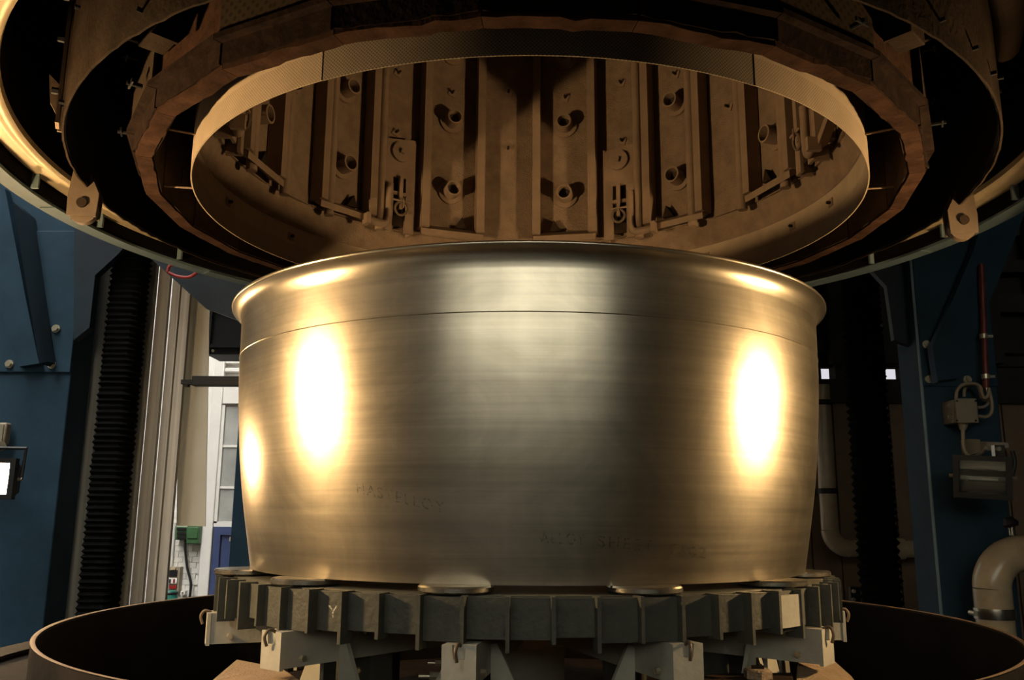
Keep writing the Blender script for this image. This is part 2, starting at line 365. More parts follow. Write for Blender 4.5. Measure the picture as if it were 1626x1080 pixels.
lf.bbox(lx0, gx0, yF + .05, yF + .1, .02, zt - .1).bbox(gx1, lx1, yF + .05, yF + .1, .02, zt - .1).bbox(gx0, gx1, yF + .05, yF + .1, gz1, zt - .1).bbox(gx0, gx1, yF + .05, yF + .1, gz0 - .09, gz0).bbox(gx0, gx1, yF + .05, yF + .1, .02, .3)
leaf = lf.build('leaf', 'doorblue', dr)
MB().bbox(gx0, gx1, yF + .07, yF + .08, gz0, gz1).build('pane', 'frost', leaf)
MB().bbox(gx0, gx1, yF + .07, yF + .08, .3, gz0 - .09).build('kick_panel', 'greybox', leaf)
MB().bbox(gx0 + .04, gx0 + .12, yF + .064, yF + .07, gz0 + .2, gz1 - .1).build('notice', 'white', leaf)
MB().bbox(lx0 + .1, lx1 - .2, yF + .0, yF + .05, zt - .16, zt - .11).build('door_closer', 'greybox', leaf)
# right-hand brown partition with a strip of daylight above it
dp = 2.3
yp = dp*S - S
x0, x1 = P(1240, 800, dp).x, 8.9
zp = P(1380, 641, dp).z
pw = struct(MB().bbox(x0, x1, yp + .03, yp + .15, 0, zp).build('wall_partition', 'brown'))
x = x0; bw = .22
cl = MB().bbox(-bw/2 + .006, bw/2 - .006, 0, .03, 0, zp).mesh('cladding_board', M['brown'])
while x + bw < P(1700, 800, dp).x:
    inst('cladding_board', cl, pw, 0, (x + bw/2, yp + .0, 0)); x += bw
struct(MB().bbox(x0, x1, yp - .06, yp + .15, zp, P(1380, 604, dp).z).build('trim_5', 'darkbeam'))
zc = P(1380, 583, dp).z
up_ = struct(MB().bbox(x0, x1, yp, yp + .1, zc, zc + 2.9).build('wall_upper', 'darkbeam'))
for i in range(9):
    zq = zc + .1 + i*.32
    MB().bbox(x0, x1, yp - .10 - .03*(i % 3), yp, zq, zq + .10 + .05*(i % 2)).build('purlin', 'darkbeam', up_)
    MB().bbox(x0 + .4*i, x0 + .4*i + .12, yp - .2, yp - .1, zc, zc + 2.6).build('hanger', 'darkbeam', up_)
struct(MB().bbox(P(1430, 590, dp).x, x1, yp + .0, yp + .1, P(1380, 606, dp).z, zc + .01).build('trim_6', 'darkbeam'))
struct(MB().bbox(P(1323, 590, dp).x, P(1341, 590, dp).x, yp - .05, yp + .1, P(1380, 606, dp).z, zc + .01).build('trim_7', 'darkbeam'))
dh = dp - .045
struct(MB().prism([P(1389, 519, dh), P(1394, 517, dh), P(1402, 519, dh), P(1400, 524, dh), P(1394, 525, dh), P(1389, 522, dh)], (0, .01, 0)).build('window_7', 'far'))
hz = [(P(1290, 590, 3.3).x, P(1440, 590, 3.3).x, P(1380, 615, 3.3).z, P(1380, 575, 3.3).z)]
fwn = MB().bbox(hz[0][0], hz[0][1], YB - .04, YB - .02, hz[0][2], hz[0][3]); fo = struct(fwn.build('window_6', 'far'))
for t in (.15, .5, .85):
    xm = hz[0][0] + (hz[0][1] - hz[0][0])*t; MB().bbox(xm - .015, xm + .015, YB - .07, YB - .04, hz[0][2], hz[0][3]).build('glazing_bar', 'darkbeam', fo)

# ================================================================== THE WORKPIECE
prof = [(.2935, -.053), (.2985, -.025), (.303, 0), (.3065, .022), (.309, .04), (.312, .065), (.314, .09), (.316, .115), (.3174, .14), (.3178, .1605)]
pz = [p[1] for p in prof]; pr = [p[0] for p in prof]
def Rz(zk): return float(np.interp(zk, pz, pr))
full = [(k, r) for r, k in prof] + [(.175, .3179), (.190, .3180), (.198, .3184), (.203, .3192), (.2072, .3207), (.2105, .3232), (.2128, .3262), (.2142, .3290)]
ks = np.array([t[0] for t in full]); rr_ = np.array([t[1] for t in full])
zs_ = np.concatenate([np.linspace(ks[0], .196, 64), np.linspace(.1975, ks[-1], 22)])
rs_ = np.interp(zs_, ks, rr_)
for _ in range(10): rs_[1:-1] = .25*rs_[:-2] + .5*rs_[1:-1] + .25*rs_[2:]
wp = thing('conical_shell', 'large brushed alloy tub with tapering sides and flared rim, standing on round pads', 'metal tub', (0, 0, zz(-.053)))
N = 256
outer = [(float(r)*S, zz(float(k))) for r, k in zip(rs_, zs_)]
MB().lathe(outer + [(r - .011, z_ + (.006 if z_ > zz(.205) else .0)) for r, z_ in outer[::-1][1:]], N, closed=True).build('body', 'part', wp, origin=(0, 0, EYE))
er, ez = outer[-1]
MB().lathe([(er - .004 + .0055*math.cos(t), ez + .003 + .0055*math.sin(t)) for t in np.linspace(0, 2*PI, 13)[:-1]], N, closed=True).build('rolled_edge', 'part', wp, origin=(0, 0, EYE))
wr, wz_ = .3179*S, zz(.1608)
MB().lathe([(wr - .004, wz_ - .0020), (wr + .0006, wz_ - .0012), (wr + .0014, wz_), (wr + .0006, wz_ + .0012), (wr - .004, wz_ + .0020)], N, closed=True).build('weld_bead', 'part', wp, origin=(0, 0, EYE))
def hit_az(u, v):
    d = ray(u, v)
    for t in np.linspace(.55, 1.1, 8000):
        p = d*t
        if math.hypot(p.x, p.y - 1) < Rz(p.z): return math.atan2(p.x, p.y - 1), p.z
def surface_text(body, px0, px1, size, name, m):
    a0, z0 = hit_az(*px0); a1, z1 = hit_az(*px1)
    cu = bpy.data.curves.new(name, 'FONT'); cu.body = body; cu.size = 1; cu.space_character = 1.25
    to = bpy.data.objects.new(name, cu); COL.objects.link(to); dg = bpy.context.evaluated_depsgraph_get()
    me = bpy.data.meshes.new_from_object(to.evaluated_get(dg)); bpy.data.objects.remove(to)
    n = len(me.vertices); co = np.zeros(n*3); me.vertices.foreach_get('co', co); co = co.reshape(-1, 3)
    wdt = co[:, 0].max(); out = []
    d = (a1 - a0 + PI) % (2*PI) - PI
    for x, y, _ in co:
        t = x/wdt; a = a0 + d*t; k = z0 + (z1 - z0)*t + y*size
        R = Rz(k)*S + .0012; out += [R*math.sin(a), R*math.cos(a), S*k]
    me.vertices.foreach_set('co', out); me.materials.clear(); me.materials.append(m); me.update()
    o = bpy.data.objects.new(name, me); COL.objects.link(o); o.location = (0, 0, EYE); adopt(o, wp); return o
tag(surface_text('HASTELLOY', (566, 782), (706, 815), .0125, 'stencilled_lettering', M['ink']), 'faded black stencilled lettering')
for wd, p0, p1 in (('ALLOY', (858, 862), (928, 866)), ('SHEET', (948, 868), (1036, 876)), ('7602', (1062, 880), (1120, 887))): tag(surface_text(wd, p0, p1, .0125, 'stencilled_lettering', M['ink']), 'faded black stencilled lettering')
# ------------------------------------------------------------------ round pads under it
pad_az = {191: 'round steel pad under the tub, second from right of the two in the front middle', }
pads = [(-109, 'round steel pad under the tub, leftmost of all'), (-139, 'bright-edged round steel pad under the lower left of the tub'),
        (-169, 'round steel pad under the tub just left of the front middle'), (161, 'round steel pad under the tub just right of the front middle'),
        (131, 'bright-edged round steel pad under the lower right of the tub'), (101, 'round steel pad under the tub, rightmost of all and mostly hidden')]
padz = (zz(-.0584), zz(-.0531))
for az, lab in pads:
    c = pol(.290*S if az not in (-109,) else .298*S, az, 0); r = .0905
    mb = MB(); n = 48; h0, h1 = padz
    mb.lathe([(.001, h0), (r - .003, h0), (r, h0 + .003), (r, h1 - .004), (r - .004, h1), (.001, h1)], n, c=(c.x, c.y))
    tag(mb.build('support_disc', 'steel'), lab, 'pad', 'round pads under the tub')
# ================================================================== HEARTH GRID (ring of ribbed plates)
gt, gb = zz(-.0588), zz(-.0925)
hg = thing('hearth_grid', 'dark grey ribbed hearth ring carrying the round pads and the tub', 'hearth ring', (0, 0, gb))
NP = 60
pm = [MB().lathe([(R_, gt - .004 - EYE), (R_, gb + .006*j - EYE), (R_ - .012, gb + .006*j - EYE), (R_ - .012, gt - .004 - EYE)], 4, -rad(3.0), rad(3.0), closed=True, smooth=False, caps=True).mesh('plate', M['grid'])
      for j, R_ in enumerate((.957, .949, .953))]
fm = [MB().bbox(-.0045, .0045, .93, .979, gb - EYE - e, gt - EYE).mesh('rib', M['grid']) for e in (.0, .018)]
pale = MB().lathe([(.974, gt - .012 - EYE), (.974, gb + .012 - EYE), (.962, gb + .012 - EYE), (.962, gt - .012 - EYE)], 4, -rad(2.9), rad(2.9), closed=True, smooth=False, caps=True).mesh('plate', M['beam'])
for i in range(NP):
    az = 2.4 + i*360/NP
    o = inst('plate', pm[(i*7 // 3) % 3], hg, -rad(az + 3), (0, 0, EYE))
    inst('rib', fm[1 if i % 2 == 0 and min((az - 8.5) % 30, (8.5 - az) % 30) > 4.5 else 0], hg, -rad(az), (0, 0, EYE))
tag(inst('plate', pale, hg, -rad(137), (0, 0, EYE)), 'pale grey plate')
MB().lathe([(.93, gt - .012), (.93, gt - .002), (.60, gt - .002), (.60, gt - .012)], 96, closed=True).build('top_ring', 'grid', hg)
for i in range(30):
    MB().box(pol(.78, i*12, (gt + gb)/2 - .002), (.008, .30, gt - gb - .01), Matrix.Rotation(-rad(i*12), 3, 'Z')).build('web', 'grid', hg)
cu = bpy.data.curves.new('y', 'FONT'); cu.body = 'Y'; cu.size = .05; cu.align_x = 'CENTER'
to = bpy.data.objects.new('y', cu); COL.objects.link(to)
me = bpy.data.meshes.new_from_object(to.evaluated_get(bpy.context.evaluated_depsgraph_get())); bpy.data.objects.remove(to)
for v_ in me.vertices:
    x, y = v_.co.x, v_.co.y; a = rad(-151.5) - x/.958; v_.co = (.9605*math.sin(a), .9605*math.cos(a), y*.8 + (gt + gb)/2 - .012 - EYE)
me.materials.clear(); me.materials.append(M['chalk'])
tag(inst('chalk_mark', me, hg, 0, (0, 0, EYE)), 'chalk letter Y')
# ================================================================== SUPPORT FRAME (radial beams on a hub)
bt, bb_ = zz(-.0930), zz(-.1215)
sf = thing('hearth_support_frame', 'light grey radial beams on a dark central hub carrying the hearth ring', 'support frame', (0, 0, zz(-.27)))
bw2 = .037
bodym = MB().bbox(-bw2, bw2, .30, .985, bb_ - EYE, bt - EYE).mesh('beam', M['beam'])
endm = MB().prism([(-bw2 - .002, .985, bb_ - EYE - .004), (bw2 + .002, .985, bb_ - EYE - .004), (bw2 + .002, .985, bt - EYE), (.016, .985, bt - EYE), (.012, .985, bt - EYE - .03), (-.012, .985, bt - EYE - .03), (-.016, .985, bt - EYE), (-bw2 - .002, .985, bt - EYE)], (0, .010, 0)).mesh('end_plate', M['beam'])
hookm = MB().tube(smooth_path([(0, .97, bt - EYE - .01), (0, 1.0, bt - EYE + .004), (.004, 1.012, bt - EYE - .012), (.002, 1.006, bt - EYE - .034)]), .0042, 8).mesh('hook', M['lug'])
boltm = MB().cyl((bw2, .93, bb_ - EYE + .02), (bw2 + .012, .93, bb_ - EYE + .02), .008, 6, False).cyl((-bw2, .93, bb_ - EYE + .02), (-bw2 - .012, .93, bb_ - EYE + .02), .008, 6, False).mesh('bolt', M['bolt'])
legm = MB().bbox(-.03, .03, .62, .70, zz(-.27) - EYE, bb_ - EYE).mesh('post', M['grid'])
gus = [MB().prism([(sx*bw2, .80, bt - EYE - .02), (sx*bw2, .80, bb_ - EYE - .16), (sx*(bw2 + .13), .80, bb_ - EYE - .16), (sx*(bw2 + .015), .80, bt - EYE - .02)], (0, .012, 0)).mesh('gusset', M['beam']) for sx in (-1, 1)]
for i in range(12):
    az = 11 + 30*i + (-2.5); rz = -rad(az)
    b = inst('beam', bodym, sf, rz, (0, 0, EYE))
    for nm, me_ in (('end_plate', endm), ('hook', hookm), ('bolt', boltm)): inst(nm, me_, b, rz, (0, 0, EYE))
    inst('post', legm, sf, rz, (0, 0, EYE))
    for g in gus: inst('gusset', g, b, rz, (0, 0, EYE))
MB().lathe([(.001, zz(-.122)), (.05, zz(-.122)), (.06, zz(-.126)), (.122, zz(-.135)), (.125, zz(-.137)), (.125, zz(-.22)), (.001, zz(-.22))], 48).build('hub', 'beam', sf)
dk = MB()
dk.lathe([(.12, zz(-.215)), (1.30, zz(-.215)), (1.30, zz(-.222)), (.12, zz(-.222))], 96, closed=True)
dk.build('deck_ring', 'dust_dark', sf)
# loose heat-shield plates below the beams
def plate(name, pts, th, m, label, cat, group=None):
    n = (Vector(pts[1]) - Vector(pts[0])).cross(Vector(pts[2]) - Vector(pts[0])).normalized()
    if n.z < 0: n = -n
    return tag(MB().prism(pts, -n*th).build(name, m, bevel=.002), label, cat, group)
plate('heat_shield_plate', [P(376, 1047, .86), P(448, 1061, .80), P(520, 1110, .66), P(318, 1096, .74)], .012, 'tan', 'sloping sandy brown plate under the beams at the lower left', 'plate', 'loose heat shield plates')
plate('heat_shield_plate', [P(1300, 1027, .88), P(1268, 1052, .82), P(1262, 1110, .74), P(1380, 1110, .74), P(1352, 1074, .84)], .012, 'tan', 'sloping sandy brown plate under the beams at the lower right', 'plate', 'loose heat shield plates')
plate('heat_shield_plate', [P(1100, 1078, .76), P(1128, 1070, .80), P(1258, 1068, .80), P(1262, 1100, .72), P(1090, 1100, .70)], .012, 'dust_dark', 'flat brown plate beneath the hexagonal cap at the lower right', 'plate', 'loose heat shield plates')
hc = P(1203, 1062, .77)
cp = thing('hexagonal_cap', 'sandy hexagonal cap with raised grip under the right beam', 'cap', (hc.x, hc.y, hc.z - .02))
MB().tube([hc + Vector((0, 0, -.022)), hc + Vector((0, 0, -.004)), hc], [.036, .036, .031], 6, True, False).build('cap_body', 'tan', cp)
MB().box(hc + Vector((0, 0, .004)), (.03, .008, .008)).box(hc + Vector((.006, .004, .006)), (.008, .02, .01)).build('grip', 'dust_dark', cp)
for u_, v_, s_ in ((696, 1053, 8), (690, 1074, 12)):
    c = P(u_, v_, .78); q = s_*.78*S/1390
    tag(MB().cyl(c + Vector((-q*.6, 0, 0)), c + Vector((q*.6, 0, 0)), q*.55, 6, False).cyl(c + Vector((-q*2, 0, 0)), c + Vector((q*2, 0, 0)), q*.28, 10).build('bolt', 'bolt'), 'small bolt in the dark gap left of the front beam, %s' % ('upper one' if s_ == 8 else 'lower one'), 'bolt')
# ================================================================== BASE VESSEL
bv = thing('furnace_base_vessel', 'dark open round vessel of the furnace base around the support beams', 'vessel', (0, 0, 0))
rz_ = zz(-.1077); rb = .4784*S
MB().lathe([(rb - .012, zz(-.30)), (rb - .012, rz_ - .004), (rb - .008, rz_), (rb - .002, rz_), (rb, rz_ - .004), (rb, zz(-.40)), (rb - .012, zz(-.40))], 160, closed=True).build('wall', 'vessel', bv)
MB().lathe([(rb - .0125, rz_ - .006), (rb - .0125, zz(-.30)), (.02, zz(-.30)), (.02, zz(-.302)), (rb - .014, zz(-.302)), (rb - .014, rz_ - .006)], 160, closed=True).build('inner_lining', 'soot', bv)
MB().lathe([(rb - .001, rz_), (rb + .001, rz_ + .0015), (rb - .006, rz_ + .0025), (rb - .011, rz_ + .0005)], 160, closed=True).build('rim', 'dust_smooth', bv)
MB().lathe([(.50*S, zz(-.165)), (.583*S, zz(-.150)), (.583*S, zz(-.40)), (.50*S, zz(-.40))], 160, closed=True).build('outer_trough', 'vessel', bv)
MB().lathe([(.555*S, zz(-.149)), (.585*S, zz(-.1475)), (.585*S, zz(-.152)), (.555*S, zz(-.1525))], 160, closed=True).build('trough_rim', 'vessel', bv)
for az in (-50, -24, -15, 14, 40):                         # thin vertical seams inside the vessel
    MB().box(pol(rb - .014, az, zz(-.15)), (.006, .004, .22), Matrix.Rotation(-rad(az), 3, 'Z')).build('seam', 'dust_dark', bv)
MB().lathe([(.02, 0), (rb, 0), (rb, zz(-.39)), (rb - .05, zz(-.39)), (rb - .05, .02), (.02, .02)], 96, closed=True).build('plinth', 'vessel', bv)

# ================================================================== FURNACE BELL
fb = thing('furnace_bell', 'huge raised furnace bell with ribbed brown inside hanging above the tub', 'furnace bell', (0, 0, zz(.35)))
TOP = zz(1.0); VTOP = 8.4
# ---- ribbed heating wall: 24 flat strips, a rib at every joint
RW = .366*S; wb0 = zz(.437)
hw = RW*math.tan(rad(7.5)) - .001
panel_me = MB().bbox(-hw, hw, RW, RW + .012, wb0 - EYE, TOP - EYE).mesh('wall_panel', M['dust'])
rib_me = MB().bbox(-.019, .019, RW - .070, RW + .002, wb0 + .02 - EYE, TOP - EYE).mesh('rib', M['dust_smooth'])
B0 = 2.3
wall_panels = {}
for i in range(24):
    az = B0 + 7.5 + 15*i; az = (az + 180) % 360 - 180
    wall_panels[round(az)] = inst('wall_panel', panel_me, fb, -rad(az), (0, 0, EYE))
    azb = (B0 + 15*i + 180) % 360 - 180
    if abs(azb) < 125: inst('rib', rib_me, fb, -rad(azb), (0, 0, EYE))
noz_me = MB().hollow((0, RW + .001, 0), (0, RW - .075, 0), .0375, .030, 28).mesh('nozzle', M['dust_smooth'])
nfl_me = MB().hollow((0, RW + .001, 0), (0, RW - .012, 0), .058, .036, 28).mesh('flange', M['dust_smooth'])
plug_me = MB().cyl((0, RW - .012, 0), (0, RW - .03, 0), .0293, 20).mesh('bore', M['pipe_in'])
sq_me = MB().box((0, RW - .003, 0), (.036, .006, .036), Matrix.Rotation(rad(20), 3, 'Y')).mesh('washer', M['dust_smooth'])
sp_me = MB().cyl((0, RW - .004, 0), (0, RW - .03, 0), .006, 8).mesh('stud', M['dust_dark'])
bar_me = MB().prism([(-.15, RW - .075, zz(.4405) - EYE), (.15, RW - .075, zz(.4405) - EYE), (.15, RW - .03, zz(.450) - EYE), (-.15, RW - .03, zz(.450) - EYE)], (0, .002, -.028)).mesh('shelf_bar', M['dust_smooth'])
fin_me = [MB().prism([(sx*.02, RW - .002, zz(.452) - EYE), (sx*.075, RW - .002, zz(.452) - EYE), (sx*.055, RW - .002, zz(.452) - EYE + .055)], (0, -.035, 0)).mesh('gusset', M['dust_dark']) for sx in (-1, 1)]
for k in range(12):
    az = (9.8 + 30*k + 180) % 360 - 180
    if abs(az) > 112: continue
    rz = -rad(az)
    for zk in (.513, .636, .757):
        n_ = inst('nozzle', noz_me, fb, rz, (0, 0, zz(zk)))
        inst('flange', nfl_me, n_, rz, (0, 0, zz(zk))); inst('bore', plug_me, n_, rz, (0, 0, zz(zk)))
    w_ = inst('washer', sq_me, fb, rz, (0, 0, zz(.688))); inst('stud', sp_me, w_, rz, (0, 0, zz(.688)))
    b_ = inst('shelf_bar', bar_me, fb, rz, (0, 0, EYE)); inst('gusset', fin_me[0 if az > 0 else 1], b_, rz, (0, 0, EYE))
# plain strips: square washers; every fourth strip carries a hanger bracket
brk_me = MB().prism([(-.075, RW - .05, wb0 - EYE - .03), (-.075, RW - .05, zz(.575) - EYE), (.075, RW - .05, zz(.582) - EYE), (.075, RW - .05, wb0 - EYE - .03), (.033, RW - .05, wb0 - EYE - .03), (.033, RW - .05, zz(.515) - EYE), (-.033, RW - .05, zz(.515) - EYE), (-.033, RW - .05, wb0 - EYE - .03)], (0, -.012, 0)).mesh('bracket', M['dust_smooth'])
bck_me = MB().bbox(-.032, .032, RW - .05, RW - .046, wb0 - EYE, zz(.515) - EYE).mesh('backing', M['dust_dark'])
brd_me = [MB().bbox(sx*.075 - .006, sx*.075 + .006, RW - .06, RW, wb0 - EYE - .03, zz(.578) - EYE).mesh('side_plate', M['dust_smooth']) for sx in (-1, 1)]
wsh_me = MB().cyl((0, RW - .062, 0), (0, RW - .078, 0), .048, 28).mesh('washer', M['dust_smooth'])
nut_me = MB().box((0, RW - .086, 0), (.020, .016, .020), Matrix.Rotation(rad(15), 3, 'Y')).mesh('nut', M['dust_smooth'])
bar2_me = MB().bbox(-.008, .008, RW - .085, RW - .07, zz(.462) - EYE, zz(.515) - EYE).mesh('tie_bar', M['dust_smooth'])
cross_me = MB().bbox(-.036, .036, RW - .07, RW - .058, zz(.488) - EYE - .008, zz(.488) - EYE + .008).mesh('cross_piece', M['dust_smooth'])
ring_me = MB().torus((0, RW - .085, zz(.462) - EYE), (0, 1, .15), .030, .006).mesh('shackle', M['lug'])
pin_me = MB().cyl((-.045, RW - .09, zz(.474) - EYE), (.045, RW - .09, zz(.474) - EYE), .005, 8).mesh('pin', M['dust_smooth'])
clip_me = MB().cyl((.006, RW - .1, zz(.462) - EYE), (.006, RW - .1, zz(.478) - EYE), .003, 8).mesh('split_pin', M['dust_smooth'])
lpipe_me = [MB().tube(smooth_path([(sx*.055, RW - .075, zz(.50) - EYE), (sx*.055, RW - .075, zz(.455) - EYE), (sx*.062, RW - .075, zz(.440) - EYE), (sx*.085, RW - .078, zz(.4335) - EYE), (sx*.17, RW - .10, zz(.4320) - EYE)], 5), .017, 12).mesh('bent_tube', M['dust_smooth']) for sx in (-1, 1)]
clamp_me = [MB().box((sx*.175, RW - .10, zz(.4325) - EYE), (.02, .05, .05)).mesh('clamp', M['dust_smooth']) for sx in (-1, 1)]
for k in range(12):
    az = (24.8 + 30*k + 180) % 360 - 180
    if abs(az) > 112: continue
    rz = -rad(az)
    for zk in (.598, .70):
        w_ = inst('washer', sq_me, fb, rz, (0, 0, zz(zk))); inst('stud', sp_me, w_, rz, (0, 0, zz(zk)))
    if k % 2 == 0:
        b_ = inst('bracket', brk_me, fb, rz, (0, 0, EYE)); sd = 0 if az < 0 else 1
        for nm, me_, zl in (('backing', bck_me, EYE), ('side_plate', brd_me[0], EYE), ('side_plate', brd_me[1], EYE), ('washer', wsh_me, zz(.556)), ('nut', nut_me, zz(.556)), ('tie_bar', bar2_me, EYE), ('cross_piece', cross_me, EYE), ('shackle', ring_me, EYE), ('pin', pin_me, EYE), ('split_pin', clip_me, EYE), ('bent_tube', lpipe_me[sd], EYE), ('clamp', clamp_me[sd], EYE)):
            inst(nm, me_, b_, rz, (0, 0, zl))
rod_me = MB().cyl((0, RW - .045, zz(.425) - EYE), (0, RW - .045, TOP - EYE), .021, 14).mesh('rod', M['dust_smooth'])
for az in (29.6, 59.6, 44.6, 74.6, -40, -70, -55, -84): inst('rod', rod_me, fb, -rad(az), (0, 0, EYE))
# ---- thin perforated liner collar around the mouth
LR = .3804*S; lz = zz(.3495); lt = zz(.472)
segs = [(-180 + 20, -180 + 62, 'mesh', 0), (-118, -60, 'mesh', .0), (-60, 60, 'dust', 0), (60, 118, 'mesh', 0), (118, 160.5, 'mesh', 0), (160.5, 200, 'mesh_dark', -.004)]
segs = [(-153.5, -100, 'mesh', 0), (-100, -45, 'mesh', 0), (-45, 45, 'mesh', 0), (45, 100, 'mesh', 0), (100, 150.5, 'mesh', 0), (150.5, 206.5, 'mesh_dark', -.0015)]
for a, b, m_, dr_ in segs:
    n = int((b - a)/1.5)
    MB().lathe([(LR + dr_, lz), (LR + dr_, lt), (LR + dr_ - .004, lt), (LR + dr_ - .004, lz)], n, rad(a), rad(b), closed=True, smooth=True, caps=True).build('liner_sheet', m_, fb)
MB().lathe([(RW + .014, wb0), (LR - .006, zz(.4)), (LR - .006, zz(.47)), (RW + .014, zz(.47))], 96, closed=True).build('liner_shelf', 'dust', fb)
for az, zk in ((-160.5, .385), ):
    MB().box(pol(LR + .002, az, zz(zk)), (.075, .006, .018), Matrix.Rotation(-rad(az), 3, 'Z') @ Matrix.Rotation(rad(-6), 3, 'Y')).build('patch', 'dust_dark', fb)
for az in (70, 45, 20, -62, -84, 84):
    w_ = MB().box(pol(LR - .006, az, zz(.385)), (.034, .004, .03), Matrix.Rotation(-rad(az), 3, 'Z')).build('washer', 'dust_smooth', fb)
    MB().cyl(pol(LR - .008, az, zz(.385)), pol(LR - .022, az, zz(.385)), .006, 8).build('stud', 'dust_dark', w_)
# ---- ring of fired insulation, 24 straight blocks
RI, RO = .4185*S, .4338*S; ib = zz(.350)
C0 = 4.5
def block(r0, r1, z0, z1, half, jag=0.):
    mb = MB(); n = 10 if jag else 1; vs = []
    for i in range(n + 1):
        t = -1 + 2*i/n; tan_ = math.tan(rad(half))*t
        j = (random.uniform(-jag, jag) if 0 < i < n else 0)
        for r, z_ in ((r0, z0 + j*.5), (r1, z0 + j), (r1, z1), (r0, z1)):
            rr = r*math.cos(rad(half)) + (j if z_ < z1 else 0)
            vs.append((rr*math.tan(rad(half))*t, rr, z_))
    fs = [(i*4 + k, i*4 + (k + 1) % 4, i*4 + 4 + (k + 1) % 4, i*4 + 4 + k) for i in range(n) for k in range(4)] + [(0, 3, 2, 1), (n*4, n*4 + 1, n*4 + 2, n*4 + 3)]
    return mb.quadmesh(vs, fs)
blks = [block(RI, RO, ib - EYE, zz(.62) - EYE, 7.46, .0035).mesh('insulation_block', M['ins']) for _ in range(4)]
inl = block(RI - .006, RI - .001, ib - EYE + .006, zz(.62) - EYE, 7.3).mesh('inner_plate', M['dust_dark'])
edg = block(RO + .001, RO + .007, ib - EYE + .012, zz(.374) - EYE, 7.3, .004).mesh('edge_plate', M['rust'])
cas = block(RO + .012, RO + .02, zz(.377) - EYE, zz(.66) - EYE, 7.25).mesh('casing_panel', M['casing'])
rim2 = block(RO + .006, RO + .03, zz(.372) - EYE, zz(.377) - EYE, 7.45).mesh('ledge', M['rust'])
clipm = MB().bbox(-.03, .004, RI - .012, RI - .006, zz(.40) - EYE, zz(.403) - EYE).bbox(-.004, .004, RI - .02, RI - .006, zz(.385) - EYE, zz(.403) - EYE).mesh('clip', M['black'])
studm = MB().cyl((0, RO + .02, zz(.44) - EYE), (0, RO + .06, zz(.44) - EYE), .007, 8).box((0, RO + .05, zz(.44) - EYE), (.05, .005, .012)).mesh('stud', M['black'])
for i in range(24):
    az = (C0 + 7.5 + 15*i + 180) % 360 - 180; rz = -rad(az)
    b_ = inst('insulation_block', blks[i % 4], fb, rz, (0, 0, EYE))
    inst('inner_plate', inl, b_, rz, (0, 0, EYE)); inst('edge_plate', edg, b_, rz, (0, 0, EYE)); inst('ledge', rim2, b_, rz, (0, 0, EYE))
    if abs(az) < 100: inst('clip', clipm, b_, rz, (0, 0, EYE))
    if not (128 < abs(az) < 142):
        c_ = inst('casing_panel', cas, fb, rz, (0, 0, EYE))
        if abs(az) > 100: inst('stud', studm, c_, -rad(az + 4), (0, 0, EYE)); inst('stud', studm, c_, -rad(az - 3), (0, 0, EYE - .16))
# hanger brackets in the two open bays, insulation rolls beside them
for sg in (-1, 1):
    az = sg*133; rz = Matrix.Rotation(-rad(az), 3, 'Z')
    h_ = MB().box(pol(RO + .045, az - sg*5, zz(.53)), (.012, .09, .66), Matrix.Rotation(-rad(az - sg*5), 3, 'Z')).build('hanger_plate', 'dust_dark', fb)
    MB().box(pol(RO + .04, az + sg*1, zz(.408)), (.10, .07, .05), rz).build('hanger_box', 'dust_dark', h_, bevel=.004)
    MB().prism([pol(RO + .02, az + sg*4, zz(.392)), pol(RO + .09, az + sg*4, zz(.392)), pol(RO + .02, az + sg*4, zz(.44))], pol(.012, az + sg*94, 0) - Vector((0, 0, 0))).build('gusset', 'dust_dark', h_)
    MB().lathe([(RO + .055 + .032*math.cos(t), zz(.497) + .032*math.sin(t)) for t in np.linspace(0, 2*PI, 13)[:-1]], 30, rad(sg*145 if sg > 0 else -178), rad(178 if sg > 0 else -145), closed=True, caps=True).build('insulation_roll', 'dust_dark', fb)
    for dz, da in ((.376, 0), (.362, 18)):
        MB().cyl(pol(LR + .001, sg*(118 - da), zz(dz)), pol(RI + .002, sg*(118 - da), zz(dz)), .0035, 8).build('support_pin', 'dust_smooth', fb)
# ---- thin outer shell plate
RS = .4976*S; sb = zz(.3555)
n = 288; prof_in, vs = [], []
ed = [random.uniform(-.003, .003) for _ in range(n)]
mb = MB()
for i in range(n):
    a = 2*PI*i/n; j = ed[i]
    for r, z_ in ((RS, sb + j), (RS + .006, sb + j), (RS + .006, zz(.70)), (RS, zz(.70))): vs.append((r*math.sin(a), r*math.cos(a), z_))
mb.quadmesh(vs, [(i*4 + k, i*4 + (k + 1) % 4, ((i + 1) % n)*4 + (k + 1) % 4, ((i + 1) % n)*4 + k) for i in range(n) for k in range(4)], False)
mb.build('shell_plate', 'dust_dark', fb)
MB().lathe([(RS - .001, sb + .006), (RS - .001, zz(.69)), (RS - .004, zz(.69)), (RS - .004, sb + .006)], 144, closed=True).build('shell_lining', 'soot', fb)
for i in range(26):
    az = 95 + i*6.8 + random.uniform(-2, 2); zk = random.choice((.372, .39, .41, .44))
    MB().cyl(pol(RS + .004, az, zz(zk)), pol(RS + .02, az, zz(zk)), .006, 7).build('rivet', 'black', fb)
